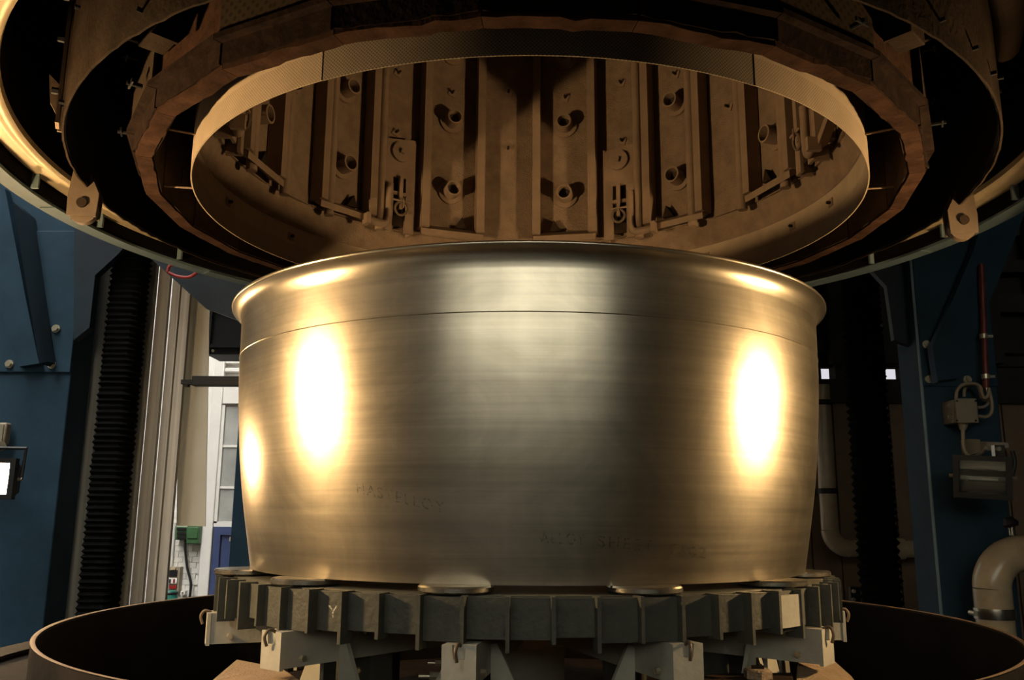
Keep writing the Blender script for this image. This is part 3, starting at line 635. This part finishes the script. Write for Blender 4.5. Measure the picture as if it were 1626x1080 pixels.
# strap, pointed fin and blanket edge on its outside
az = -116.5; R3 = Matrix.Rotation(-rad(az), 3, 'Z')
st = MB().box(pol(RS + .02, az, zz(.447)), (.05, .010, .50), R3).box(pol(RS + .012, az + 1.6, zz(.447)), (.006, .02, .5), Matrix.Rotation(-rad(az + 1.6), 3, 'Z')).build('strap', 'dust_smooth', fb)
for zk in (.40, .455, .50): MB().cyl(pol(RS + .02, az + .3, zz(zk)), pol(RS + .045, az + .3, zz(zk)), .010, 6, False).build('bolt', 'black', st)
MB().prism([pol(RS + .015, az + 2.4, zz(.375)), pol(RS + .05, az + 2.4, zz(.395)), pol(RS + .062, az + 2.4, zz(.425)), pol(RS + .02, az + 2.4, zz(.412))], pol(.008, az + 90, 0)).build('fin', 'dust_smooth', st)
bl_p = [(RS + .007, zz(.70)), (RS + .007, zz(.455)), (RS + .03, zz(.445)), (RS + .06, zz(.447)), (RS + .085, zz(.455)), (RS + .095, zz(.47)), (RS + .095, zz(.70))]
MB().lathe(bl_p, 70, rad(112), rad(178), closed=True, caps=True).build('insulation_blanket', 'dust_dark', fb, bevel=.01)
# lugs with rollers on the shell edge
for az, zk in ((-99.5, .3335), (93.5, .333), (33, .34), (-33, .34)):
    e_r = pol(1, az, 0); e_t = pol(1, az + (90 if az > 0 else -90), 0)      # e_t points towards the camera side
    c = pol(RS + .012, az, zz(zk) + .012); Z = Vector((0, 0, 1))
    lg = MB().prism([c - e_r*.046 - Z*.045, c + e_r*.046 - Z*.045, c + e_r*.048 + Z*.02, c + e_r*.035 + Z*.15, c + e_r*.005 + Z*.15, c - e_r*.050 + Z*.035], e_t*.008).build('lug', 'lug', fb)
    MB().cyl(c + e_t*.006, c + e_t*.016, .017, 16).build('axle', 'dust_dark', lg)
    MB().cyl(c - Z*.02 - e_t*.03, c - Z*.02 - e_t*.004, .046, 24).build('roller', 'lug', lg)
    MB().prism([c - e_r*.046 - Z*.045 - e_t*.04, c + e_r*.046 - Z*.045 - e_t*.04, c + e_r*.048 + Z*.02 - e_t*.04, c + e_r*.035 + Z*.15 - e_t*.04, c + e_r*.005 + Z*.15 - e_t*.04, c - e_r*.050 + Z*.035 - e_t*.04], e_t*.006).build('lug_plate', 'lug', lg)
# ---- outer vessel: ochre seal flange, soot-black annulus, pale blue lip
RG = .5543*S; gz = zz(.393)
MB().lathe([(RG + .003, zz(.47)), (RG + .090, zz(.47)), (RG + .090, gz + .012), (RG + .003, gz + .024)], 160, closed=True).build('seal_body', 'soot', fb)
MB().lathe([(RG, gz + .022), (RG + .004, gz + .006), (RG + .014, gz), (RG + .03, gz - .001), (RG + .042, gz + .004), (RG + .05, gz + .002), (RG + .085, gz - .004), (RG + .092, gz + .004), (RG + .092, gz + .010)], 200, closed=True).build('seal_flange', 'gold', fb)
RB = .5909*S; bz = zz(.3711)
MB().lathe([(RB - .012, bz + .010), (RB - .010, bz), (RB + .055, bz), (RB + .055, bz + .014), (RB + .012, bz + .014)], 200, closed=True).build('bottom_lip', 'lip', fb)
MB().lathe([(RB - .013, bz + .014), (RB + .012, bz + .014), (RB + .012, VTOP), (RB - .001, VTOP)], 160, closed=True).build('vessel_wall', 'navy', fb)
MB().lathe([(RB - .016, bz + .016), (RB - .0135, bz + .016), (RB - .0135, TOP), (RB - .016, TOP)], 160, closed=True).build('vessel_lining', 'soot', fb)
for az in (-93.3, -79.3, -63.9, 62.3, 75.7, 90):
    MB().box(pol(RB - .028, az, bz + .04), (.010, .025, .06), Matrix.Rotation(-rad(az), 3, 'Z')).build('gusset', 'lip', fb)
for i in range(5):                                      # doubled lip plates seen as steps on the edge
    a, b = ((-88, -72), (-58, -45), (40, 50), (66, 71), (83, 100))[i]
    MB().lathe([(RB - .020, bz - .004), (RB + .04, bz - .004), (RB + .04, bz - .0005), (RB - .020, bz - .0005)], 20, rad(a), rad(b), closed=True, caps=True).build('lip_plate', 'lip', fb)
MB().lathe([(.01, TOP), (RB, TOP), (RB, TOP + .05), (.01, TOP + .05)], 96, closed=True).build('crown_plate', 'soot', fb)
MB().lathe([(.01, VTOP - .08), (RB, VTOP - .08), (RB, VTOP), (.01, VTOP)], 96, closed=True).build('roof_plate', 'navy', fb)
MB().lathe([(RO + .03, zz(.66)), (RS - .005, zz(.66)), (RS - .005, zz(.67)), (RO + .03, zz(.67))], 96, closed=True).build('annulus_plate', 'soot', fb)
MB().lathe([(RS + .007, zz(.69)), (RB - .016, zz(.69)), (RB - .016, zz(.70)), (RS + .007, zz(.70))], 96, closed=True).build('annulus_plate', 'soot', fb)
MB().lathe([(RW + .02, zz(.62)), (RI - .01, zz(.62)), (RI - .01, zz(.63)), (RW + .02, zz(.63))], 96, closed=True).build('annulus_plate', 'soot', fb)
for az in (-40, 40, 140, -140):                         # lifting rods up to the roof
    MB().cyl(pol(1.5, az, VTOP - .1), pol(1.5, az, 9.0), .04, 12).build('lifting_rod', 'darkbeam', fb)

# ================================================================== FLOODLIGHTS
def frame_of(direction):
    d = Vector(direction).normalized(); r = d.cross(Vector((0, 0, 1))).normalized(); u_ = r.cross(d)
    return d, r, u_
def floodlight(pos, direction, label, lit, mount=None, w_=.27, h_=.20, tilt=0.):
    d, r, u_ = frame_of(direction); pos = Vector(pos)
    if tilt: 
        q = Matrix.Rotation(tilt, 3, d); r = q @ r; u_ = q @ u_
    t = thing('floodlight', label, 'floodlight', pos - u_*(h_/2), 'halogen floodlights on the columns')
    def pt(a, b, c): return pos + r*a + u_*b + d*c
    def frus(mb, w0, h0, c0, w1, h1, c1):
        vs = [pt(x*w0/2, y*h0/2, c0) for x, y in ((-1, -1), (1, -1), (1, 1), (-1, 1))] + [pt(x*w1/2, y*h1/2, c1) for x, y in ((-1, -1), (1, -1), (1, 1), (-1, 1))]
        return vs
    mb = MB(); a = frus(mb, w_*.72, h_*.6, -.13, w_*.92, h_*.9, -.02); a2 = frus(mb, w_*.92, h_*.9, -.02, w_*.88, h_*.84, .0)
    mb.quadmesh(a, [(0, 3, 2, 1), (0, 1, 5, 4), (1, 2, 6, 5), (2, 3, 7, 6), (3, 0, 4, 7)])
    mb.build('housing', 'black', t)
    mb = MB()
    for x0_, x1_, y0_, y1_ in ((-w_/2, w_/2, -h_/2, -h_/2 + .022), (-w_/2, w_/2, h_/2 - .022, h_/2), (-w_/2, -w_/2 + .024, -h_/2 + .022, h_/2 - .022), (w_/2 - .024, w_/2, -h_/2 + .022, h_/2 - .022)):
        mb.quadmesh([pt(x, y, c) for c in (-.025, .015) for x, y in ((x0_, y0_), (x1_, y0_), (x1_, y1_), (x0_, y1_))], [(0, 3, 2, 1), (4, 5, 6, 7), (0, 1, 5, 4), (1, 2, 6, 5), (2, 3, 7, 6), (3, 0, 4, 7)])
    mb.build('bezel', 'black', t)
    gw, gh = w_/2 - .024, h_/2 - .022
    mb = MB(); mb.quadmesh([pt(x, y, c) for c in (.0, .006) for x, y in ((-gw, -gh), (gw, -gh), (gw, gh), (-gw, gh))], [(0, 3, 2, 1), (4, 5, 6, 7), (0, 1, 5, 4), (1, 2, 6, 5), (2, 3, 7, 6), (3, 0, 4, 7)])
    if lit == 2:                                          # open-fronted lamp: a bright element deep in the housing
        MB().quadmesh([pt(x*.06, y*.022, c) for c in (-.062, -.055) for x, y in ((-1, -1), (1, -1), (1, 1), (-1, 1))], [(0, 3, 2, 1), (4, 5, 6, 7), (0, 1, 5, 4), (1, 2, 6, 5), (2, 3, 7, 6), (3, 0, 4, 7)]).build('lamp_element', 'core' if pos.x < 0 else 'core_dim', t)
    else: mb.build('glass', 'lamp' if lit else 'glass', t)
    if not lit:
        mb = MB(); k = 6
        for i in range(k):
            y0_, y1_ = -gh + 2*gh*i/k, -gh + 2*gh*(i + 1)/k
            c0, c1 = -.095 + .075*(abs(-1 + 2*i/k))**1.6, -.095 + .075*(abs(-1 + 2*(i + 1)/k))**1.6
            mb.quadmesh([pt(-gw, y0_, c0), pt(gw, y0_, c0), pt(gw, y1_, c1), pt(-gw, y1_, c1)], [(0, 1, 2, 3)], True)
        mb.build('reflector', 'steel', t)
        mb = MB(); mb.cyl(pt(-.06, -.01, -.035), pt(.06, -.01, -.035), .006, 10); mb.build('lamp_tube', 'white', t)
    for sx in (-1, 1): MB().cyl(pt(sx*(w_/2 - .005), 0, -.03), pt(sx*(w_/2 + .018), 0, -.03), .009, 6, False).build('pivot_bolt', 'bolt', t)
    if mount is not None:
        m_ = Vector(mount); top = pt(0, h_/2 + .06, -.06)
        mb = MB(); mb.tube([pt(-w_/2 - .012, 0, -.03), pt(-w_/2 - .012, h_/2 + .05, -.05), pt(w_/2 + .012, h_/2 + .05, -.05), pt(w_/2 + .012, 0, -.03)], .009, 6, True, False)
        mb.build('yoke', 'black', t)
        MB().tube([top, m_], [.022, .03], 8, True, False).build('arm', 'greybox', t)
    return t

# ================================================================== BLUE COLUMNS
def column(name, label, x0, x1, y0, y1, z1, m='blue'):
    t = thing(name, label, 'column', ((x0 + x1)/2, (y0 + y1)/2, 0), 'blue steel columns')
    MB().bbox(x0, x1, y0, y1, 0, z1).build('shaft', m, t, bevel=.006)
    return t
dc = 1.45; yc = dc*S - S
# left column
xl1 = P(101, 700, dc).x; xl0 = xl1 - .62
lc = column('steel_column', 'blue steel column with bolted diagonal brace at the left edge, behind the lit lamp', xl0, xl1, yc, yc + .20, 9)
zpl = P(50, 592, dc).z
gp = MB().bbox(xl0, xl1 + .002, yc - .014, yc, zpl, zpl + .75).build('gusset_plate', 'blue', lc, bevel=.004)
for u_, v_ in ((15, 578), (82, 579), (89, 522)):
    c = P(u_, v_, dc - .006); MB().cyl(c, c + Vector((0, -.016, 0)), .016, 6, False).cyl(c + Vector((0, .004, 0)), c + Vector((0, -.004, 0)), .021, 20).build('bolt', 'bolt', gp)
MB().prism([P(30, 582, dc - .02), P(62, 577, dc - .02), P(40, 470, dc - .02), P(8, 300, dc - .02), P(-90, 300, dc - .02), P(-2, 487, dc - .02)], (0, .05, 0)).build('brace', 'blue', lc)
MB().prism([P(62, 577, dc - .045), P(76, 574, dc - .03), P(42, 340, dc - .03), P(20, 320, dc - .045)], (0, .10, 0)).build('brace_flange', 'navy', lc)
MB().prism([P(118, 350, dc - .02), P(250, 330, dc - .02), P(188, 403, dc - .02), P(151, 437, dc - .02), P(142, 520, dc - .02), P(117, 540, dc - .02)], (0, .05, 0)).build('haunch', 'navy', lc)
# right column
xr0, xr1 = P(1471, 700, dc).x, P(1592, 700, dc).x
rc = column('steel_column', 'blue steel column with bolted diagonal brace at the right, behind the unlit lamp', xr0, xr1, yc, yc + .25, 9)
MB().cyl((xr0, yc, 0), (xr0, yc, 8.9), .008, 8).build('edge_strip', 'lip', rc)  # thin pale strip up the front left edge of the shaft
zpr = P(1500, 614, dc).z
gp = MB().bbox(xr0 + .002, xr1, yc - .014, yc, zpr, zpr + .75).build('gusset_plate', 'blue', rc, bevel=.004)
for u_, v_ in ((1471, 547), (1475, 602), (1536, 603)):
    c = P(u_, v_, dc - .006); MB().cyl(c, c + Vector((0, -.016, 0)), .015, 6, False).cyl(c + Vector((0, .004, 0)), c + Vector((0, -.004, 0)), .020, 20).build('bolt', 'bolt', gp)
MB().prism([P(1489, 605, dc - .02), P(1522, 601, dc - .02), P(1604, 400, dc - .02), P(1660, 250, dc - .02), P(1605, 250, dc - .02), P(1557, 400, dc - .02)], (0, .05, 0)).build('brace', 'blue', rc)
MB().prism([P(1481, 551, dc - .04), P(1489, 607, dc - .04), P(1558, 400, dc - .04), P(1600, 262, dc - .04), P(1590, 250, dc - .04), P(1545, 400, dc - .04)], (0, .06, 0)).build('brace_flange', 'blue', rc)
MB().prism([P(1380, 425, dc + .03), P(1408, 455, dc + .03), P(1420, 540, dc + .03), P(1472, 560, dc + .03), P(1472, 400, dc + .03), P(1380, 380, dc + .03)], (0, .04, 0)).build('haunch', 'navy', rc)
# column behind the tub
d3 = 2.2; x3 = P(371, 780, d3).x; y3 = d3*S - S
column('steel_column', 'mid-blue steel column between the tub and the door in the background', x3, x3 + .5, y3, y3 + .3, P(380, 610, d3).z)
# two more columns carry the lamps beside the camera
L1 = Vector((-.634*S, .678*S - S, zz(.121))); R1 = Vector((.645*S, .787*S - S, zz(.112)))
for L, lab in ((L1, 'blue steel column outside the left of the picture carrying a lit lamp'), (R1, 'blue steel column outside the right of the picture carrying a lit lamp')):
    sg = 1 if L.x > 0 else -1
    column('steel_column', lab, min(L.x + sg*.3, L.x + sg*.7), max(L.x + sg*.3, L.x + sg*.7), L.y - .25, L.y + .15, 9)
tgt = Vector((0, 0, zz(.22)))
floodlight(L1, tgt - L1, 'lit halogen floodlight on the column left of the camera', 2, L1 + Vector((-.31, 0, .15)))
floodlight(R1, tgt - R1, 'lit halogen floodlight on the column right of the camera', 2, R1 + Vector((.31, 0, .15)))
L2 = P(-14, 760, 1.30)
floodlight(L2, Vector((.14, -1, .02)), 'lit halogen floodlight glaring at the left edge of the picture', True, P(-75, 735, 1.44), .2, .18)
R2 = P(1560, 758, 1.33)
floodlight(R2, Vector((-.55, -1, -.10)), 'unlit black floodlight with grey glass on the right blue column', False, None, .235, .19, rad(-4))
# bracket for the unlit lamp
a = P(1541, 707, 1.40); b = P(1600, 713, 1.33)
fbk = thing('lamp_bracket', 'grey bracket arm holding the unlit floodlight to the right column', 'bracket', a)
MB().prism([P(1538, 697, 1.42), P(1556, 698, 1.40), P(1557, 719, 1.40), P(1540, 722, 1.42)], (0, .08, 0)).build('foot', 'greybox', fbk)
MB().prism([P(1556, 701, 1.40), P(1601, 703, 1.34), P(1602, 711, 1.34), P(1557, 718, 1.40)], (0, .03, 0)).build('arm', 'greybox', fbk)
MB().box(P(1585, 716, 1.335), (.045, .03, .05)).build('clevis', 'steel', fbk)
MB().tube(smooth_path([P(1607, 716, 1.33), P(1611, 735, 1.33), P(1606, 760, 1.33)]), .010, 8).build('yoke', 'black', fbk)
c = P(1584, 713, 1.32); MB().cyl(c, c + Vector((0, -.015, 0)), .010, 6, False).build('bolt', 'bolt', fbk)
# ------------------------------------------------------------------ junction box and cables on the right column
dj = 1.405
jb = thing('junction_box', 'grey junction box with two knockouts on the right blue column', 'junction box', P(1530, 672, dj))
o = P(1518, 653, dj); e = P(1550, 653, dj)
z0, z1 = P(1533, 671, dj).z, P(1533, 634, dj).z
MB().bbox(P(1517, 653, dj).x, P(1551, 653, dj).x, o.y, yc - .0, z0, z1).build('box', 'greybox', jb, bevel=.006)
MB().bbox(P(1516, 653, dj).x + .003, P(1552, 653, dj).x - .003, o.y - .012, o.y - .001, z0 - .003, z1 + .003).build('lid', 'greybox', jb, bevel=.004)
sp_ = MB().prism([P(1515, 635, dj), P(1515, 671, dj), P(1505, 674, dj + .04), P(1503, 636, dj + .04)], (.006, .01, 0)).build('side_plate', 'conduit', jb)
for v_ in (645, 662): MB().torus(P(1509, v_, dj + .015), (-1, -.35, 0), .014, .003, 16, 6).build('knockout', 'greybox', sp_)
for u_, v_ in ((1519, 637), (1549, 637), (1519, 668), (1549, 668)):
    c = P(u_, v_, dj - .004); MB().cyl(c, c + Vector((0, -.006, 0)), .0045, 8).build('screw', 'black', jb)
MB().tube([P(1529, 672, dj + .015), P(1529, 676, dj + .015), P(1529, 683, dj + .015)], [.022, .022, .013], 12).build('cable_gland', 'conduit', jb)
def cable(pts, r, m, label, name='cable', cat='cable', group='cables at the right column', d=1.41):
    return tag(MB().tube(smooth_path([P(u_, v_, dd) for u_, v_, dd in [(p + (d,) if len(p) == 2 else p) for p in pts]], 6), r, 10).build(name, m), label, cat, group)
cable([(1518, 634), (1520, 620), (1529, 611), (1545, 609), (1556, 614), (1559, 625), (1563, 632), (1569, 628), (1570, 618)], .0085, 'conduit', 'beige cable arching from the top of the junction box to the red pipe')
cable([(1531, 630), (1532, 617), (1540, 611), (1552, 613), (1556, 622), (1560, 634), (1567, 634), (1572, 622)], .0075, 'conduit', 'beige cable behind the arching one, leaving the box top by a gland', d=1.425)
cable([(1552, 647), (1562, 646), (1569, 640), (1571, 625), (1570, 616)], .0075, 'conduit', 'upper of two beige cables leaving the right side of the junction box', d=1.42)
cable([(1552, 661), (1566, 662), (1574, 655), (1575, 640), (1571, 622), (1569, 616)], .0085, 'conduit', 'lower of two beige cables leaving the right side of the junction box')
cable([(1529, 682), (1530, 708), (1535, 721), (1547, 725), (1560, 719, 1.38), (1566, 712, 1.36)], .0085, 'conduit', 'beige cable hanging from the junction box down to the lamp bracket')
rp = thing('red_pipe', 'dark red pipe with two clamps above the junction box', 'pipe', P(1566, 618, 1.42))
MB().cyl(P(1566, 616, 1.42), P(1558, 420, 1.42), .0145, 14).build('pipe', 'redpipe', rp)
for v_ in (534, 598):
    c = P(1561.5 + (v_ - 534)*.05, v_, 1.42); MB().cyl(c - Vector((0, 0, .011)), c + Vector((0, 0, .011)), .019, 14).box(c + Vector((.03, 0, 0)), (.03, .01, .012)).build('clamp', 'bolt', rp)
MB().cyl(P(1568, 623, 1.42), P(1566, 614, 1.42), .012, 12).build('end_sleeve', 'steel', rp)
# box beside the lit lamp at the left edge
lb = P(4, 690, 1.44)
jl = thing('junction_box', 'small brown junction box above the glaring lamp at the left edge', 'junction box', lb)
MB().box(lb + Vector((-.02, -.02, 0)), (.12, .05, .11)).build('box', 'conduit', jl, bevel=.008)
MB().box(lb + Vector((-.02, -.048, 0)), (.10, .006, .09)).build('lid', 'greybox', jl)
# ================================================================== BELLOWS AND MAST COVER
def bellows(name, label, u_, v_, d, r, z0, z1, pitch, amp, group, sq=False):
    c = P(u_, v_, d); t = []
    z_ = z0; k = 0
    mb = MB(); n = 20
    rows = []
    while z_ < z1:
        rr = r + (amp if k % 2 else -amp)*random.uniform(.55, 1.2)
        rows.append((z_, rr)); z_ += pitch/2*random.uniform(.85, 1.15); k += 1
    vs = []
    for z_, rr in rows:
        jx, jy = random.uniform(-.002, .002), random.uniform(-.002, .002)
        for i in range(n):
            a_ = 2*PI*i/n; q = rr*(1 + random.uniform(-.02, .02))
            ca, sa = math.cos(a_), math.sin(a_)
            if sq: s_ = 1/max(abs(ca), abs(sa)); s_ = min(s_, 1.28)
            else: s_ = 1
            vs.append((c.x + jx + q*ca*s_, c.y + jy + q*sa*s_, z_))
    m_ = len(rows)
    mb.quadmesh(vs, [(j*n + i, j*n + (i + 1) % n, (j + 1)*n + (i + 1) % n, (j + 1)*n + i) for j in range(m_ - 1) for i in range(n)])
    return tag(mb.build(name, 'rubber'), label, 'bellows', group)
bellows('spindle_bellows', 'black pleated spindle cover in front of the bright metal mast on the left', 182, 700, 1.485, .079, .02, 4.6, .030, .006, 'black pleated spindle covers', True)
bellows('spindle_bellows', 'thicker black pleated spindle cover right of the tub, nearer the tub', 1372, 700, 1.72, .078, .02, 4.6, .042, .011, 'black pleated spindle covers')
bellows('spindle_bellows', 'narrow black pleated spindle cover right of the tub, beside the blue column', 1400, 700, 1.76, .048, .02, 4.6, .042, .011, 'black pleated spindle covers')
mc = thing('mast_cover', 'tall bright metal mast cover of upright strips behind the left black bellows', 'mast cover', Vector((P(200, 960, 1.54).x, P(200, 960, 1.54).y, 0)))
dm = 1.54; ym = dm*S - S
def strip(u0, u1, dy, m_='alu'):
    a_, b_ = P(u0, 700, dm).x, P(u1, 700, dm).x
    return MB().bbox(a_, b_, ym + dy, ym + dy + .03, .0, 4.6).build('strip', m_, mc)
for u0, u1, dy in ((124, 130, -.045), (130.5, 153, -.03), (152, 208, .05), (208, 222, .0), (223, 228, -.03), (229, 244, .0), (245, 250, -.02), (251, 262, .012), (263, 267, -.015), (268, 277, .0), (277.5, 284, -.012)): strip(u0, u1, dy)
ds = 1.571
hs = thing('plastic_sheet', 'cream sheet hanging beside the bright mast cover, ending above the green boxes', 'sheet', P(306, 835, ds))
MB().prism([P(280, 835, ds), P(326, 836, ds), P(333, 480, ds), P(333, 150, ds), P(292, 150, ds)], (0, .006, 0)).build('sheet', 'sheet', hs)
c = P(286, 420, ds); MB().bbox(c.x - .03, c.x + .09, ym + .081, c.y + .008, c.z, c.z + .06).build('clip', 'steel', hs)
gh = tag(MB().prism([P(238, 360, 1.44), P(410, 360, 1.44), P(410, 520, 1.44), P(327, 490, 1.44), P(238, 409, 1.44)], (0, .03, 0)).build('header_bracket', 'navy'), 'dark slanting header bracket above the mast cover on the left', 'bracket')
bx = thing('switch_cabinet', 'black cabinet with shelf lines between mast cover and tub', 'cabinet', P(350, 562, 1.95))
a_ = P(327, 540, 1.95); b_ = P(420, 540, 1.95); z0, z1 = P(350, 562, 1.95).z, P(350, 420, 1.95).z
MB().bbox(a_.x, b_.x, a_.y + .02, a_.y + .3, z0, z1).build('body', 'black', bx)
for v_ in (452, 491, 549):
    zq = P(350, v_, 1.95).z; MB().bbox(a_.x, b_.x, a_.y, a_.y + .02, zq - .012, zq + .012).build('rail', 'black', bx)
MB().bbox(a_.x, a_.x + .03, a_.y, a_.y + .02, z0, z1).build('stile', 'black', bx)
MB().bbox(a_.x + .1, a_.x + .2, a_.y + .1, a_.y + .2, z1, 9.0).build('hanger', 'black', bx)
MB().cyl(P(338, 557, 1.945), P(338, 557, 1.94), .01, 10).build('screw', 'bolt', bx)
ar = thing('sensor_arm', 'black horizontal arm with stepped tip left of the tub', 'arm', P(340, 612, 1.5))
yz = 1.5*S - S; zA, zB = P(340, 612, 1.5).z, P(340, 597, 1.5).z
MB().bbox(-1.09, -1.01, yz, yz + .08, 0, zB + .02).build('post', 'black', ar)
MB().bbox(P(304, 604, 1.5).x, -1.02, yz, yz + .06, zA, zB).build('bar', 'black', ar, bevel=.003)
MB().bbox(P(286, 604, 1.5).x, P(304, 604, 1.5).x, yz + .01, yz + .05, zA + .008, zB - .018).build('tip', 'black', ar)
MB().bbox(P(291, 604, 1.5).x, P(297, 604, 1.5).x, yz + .015, yz + .045, zA - .004, zA + .012).build('latch', 'black', ar)
cable([(266, 432), (270, 422), (285, 420), (305, 424), (312, 432), (300, 440), (282, 439), (268, 433)], .008, 'redhose', 'red hose loop hanging under the bell lip at the left', 'hose_loop', 'hose', None, 1.41)
# ------------------------------------------------------------------ on the far wall
d5 = dB - .015
g1 = thing('green_box', 'open dark green socket box on the white wall, left of the pair', 'box', P(295, 857, d5))
y5 = d5*S - S
def wb_(u0, v0, u1, v1, th, d=d5):
    a_ = P(u0, (v0 + v1)/2, d).x; b_ = P(u1, (v0 + v1)/2, d).x; um = (u0 + u1)/2; y_ = d*S - S
    return MB().bbox(a_, b_, y_ - th, YB, P(um, v1, d).z, P(um, v0, d).z)
wb_(284, 836, 303, 857, .10).build('case', 'green', g1, bevel=.01)
for v_ in (838, 845, 851): wb_(287, v_, 301, v_ + 4, .115).build('slot', 'black', g1)
g2 = thing('green_box', 'closed green enamel box on the white pilaster, right of the pair', 'box', P(312, 863, d5))
wb_(303, 831, 323, 863, .13).build('case', 'green', g2, bevel=.01); wb_(305, 837, 321, 855, .145).build('lid', 'green', g2, bevel=.006)
cable([(295, 852), (294, 870), (297, 900), (302, 920), (303, 932), (300, 958)], .014, 'black', 'black cable hanging from the open green box', 'cable', 'cable', None, d5 - .02)
eq = thing('wall_panel_box', 'brown wall panel with orange lamp and buttons beside the white brickwork', 'panel', P(280, 937, d5))
wb_(272, 900, 288, 938, .06).build('board', 'conduit', eq); wb_(273, 905, 285, 915, .08).build('module', 'black', eq); wb_(272, 917, 285, 926, .08).build('button_plate', 'white', eq)
wb_(276, 901, 283, 904, .09).build('indicator', 'gold', eq)
for u_ in (274.5, 281): wb_(u_ - 1.2, 919, u_ + 1.2, 925, .09).build('button', 'red' if u_ > 278 else 'black', eq)
wb_(273, 929, 284, 934, .08).build('socket', 'red', eq)
tl = thing('teal_vessel', 'teal green enamel container at the foot of the wall panel', 'container', P(269, 960, d5 - .03))
MB().lathe([(.001, P(269, 965, 3.3).z), (.085, P(269, 965, 3.3).z), (.085, P(269, 942, 3.3).z), (.07, P(269, 938, 3.3).z), (.001, P(269, 937, 3.3).z)], 24, c=(P(269, 945, 3.3).x, 3.3*S - S)).build('drum', 'teal', tl)
MB().lathe([(.086, P(269, 944, 3.3).z), (.09, P(269, 943, 3.3).z), (.09, P(269, 941, 3.3).z), (.086, P(269, 940, 3.3).z)], 24, closed=True, c=(P(269, 945, 3.3).x, 3.3*S - S)).build('band', 'black', tl)
c = P(269, 966, 3.3); MB().bbox(c.x - .08, c.x + .08, c.y - .08, c.y + .08, 0, c.z).build('pedestal', 'white', tl)
for k, u_ in enumerate((263, 271)):
    c = P(u_, 900, d5)
    tag(MB().cyl((c.x, YB - .05, P(u_, 938, d5).z), (c.x, YB - .05, P(u_, 830, d5).z), .022, 10).build('wall_pipe', 'white'), 'white upright pipe on the brick wall, %s one' % ('left' if k == 0 else 'right'), 'pipe', 'white wall pipes')
sw = thing('wall_socket', 'small white socket low on the brick wall beside the black cable', 'socket', P(292, 943, d5)); wb_(289, 938, 296, 944, .05).build('plate', 'white', sw); wb_(291, 939.5, 294, 942.5, .056).build('insert', 'greybox', sw)
# ================================================================== PIPES ON THE RIGHT
d6 = 2.2; rp6 = .062
vtop = P(1318, 600, d6); vb = P(1318, 842, d6); hb = P(1350, 873, d6)
pipe = thing('drain_pipe', 'cream pipe running down the brown partition and bending right behind the bellows', 'pipe', (vb.x, vb.y, hb.z))
bend = [Vector((vb.x, vb.y, vb.z))] + [Vector((vb.x + .13*(1 - math.cos(t)), vb.y, vb.z - .13*math.sin(t))) for t in np.linspace(.15, PI/2, 9)]
yy = vb.y
MB().tube([Vector((vb.x, yy, P(1318, 612, d6).z)), Vector((vb.x, yy, vb.z))], rp6, 20).build('riser', 'cream', pipe)
zl = vb.z - .13
for v_ in (640, 780):
    zq = P(1318, v_, d6).z; MB().bbox(vb.x - .03, vb.x + .03, yy + .05, yp - .001, zq - .02, zq + .02).hollow((vb.x, yy, zq - .02), (vb.x, yy, zq + .02), rp6 + .006, rp6 - .002).build('pipe_clip', 'darkbeam', pipe)
MB().tube(bend, rp6*1.05, 20).build('elbow', 'cream', pipe)
MB().tube([Vector((vb.x + .13, yy, zl)), Vector((P(1500, 880, d6).x, yy, zl))], rp6, 20).build('run', 'cream', pipe)
MB().tube([Vector((P(1405, 880, d6).x, yy, zl)), Vector((P(1435, 880, d6).x, yy, zl))], rp6*1.25, 20).build('collar', 'cream', pipe)
de = 1.36; re = .079
ve = P(1575, 935, de); q = .155
ep = thing('large_pipe', 'large cream pipe elbow with steel clamp at the lower right', 'pipe', (ve.x, ve.y, 0))
MB().tube([Vector((ve.x, ve.y, .0)), Vector((ve.x, ve.y, ve.z))], re, 28).build('riser', 'cream', ep)
MB().tube([Vector((ve.x, ve.y, ve.z))] + [Vector((ve.x + q*(1 - math.cos(t)), ve.y, ve.z + q*math.sin(t))) for t in np.linspace(.12, PI/2, 12)] + [Vector((ve.x + q + .05, ve.y, ve.z + q))], re, 28).build('elbow', 'cream', ep)
MB().tube([Vector((ve.x + q + .04, ve.y, ve.z + q)), Vector((3.4, ve.y, ve.z + q))], re, 28).build('run', 'cream', ep)
zc_ = P(1575, 974, de).z
cl_ = MB().lathe([(re + .001, zc_ - .023), (re + .006, zc_ - .023), (re + .008, zc_), (re + .006, zc_ + .023), (re + .001, zc_ + .023)], 32, closed=True, c=(ve.x, ve.y)).build('clamp', 'steel', ep)
MB().cyl((ve.x - re - .012, ve.y - .02, zc_), (ve.x - re - .012, ve.y + .03, zc_), .011, 8).build('clamp_screw', 'bolt', cl_)
kv = P(1606, 836, de)
vk = thing('valve_knob', 'small black valve knob on top of the large cream elbow', 'valve', kv - Vector((0, 0, .03)))
MB().cyl(kv + Vector((0, 0, -.04)), kv + Vector((0, 0, .0)), .014, 12).build('stem', 'steel', vk); MB().tube([kv, kv + Vector((-.004, 0, .015)), kv + Vector((-.015, 0, .04))], [.03, .034, .016], 12).build('grip', 'black', vk)
sb_ = thing('screw_block', 'small block with two bright screws at the foot of the right bellows', 'block', P(1356, 948, 1.95))
c = P(1357, 945, 1.95); MB().bbox(c.x - .03, c.x + .03, c.y - .02, c.y + .02, 0, c.z + .05).build('block', 'darkbeam', sb_)
for v_ in (939, 952):
    c = P(1355, v_, 1.93); MB().cyl(c, c + Vector((0, -.012, 0)), .012, 8).build('screw', 'bolt', sb_)
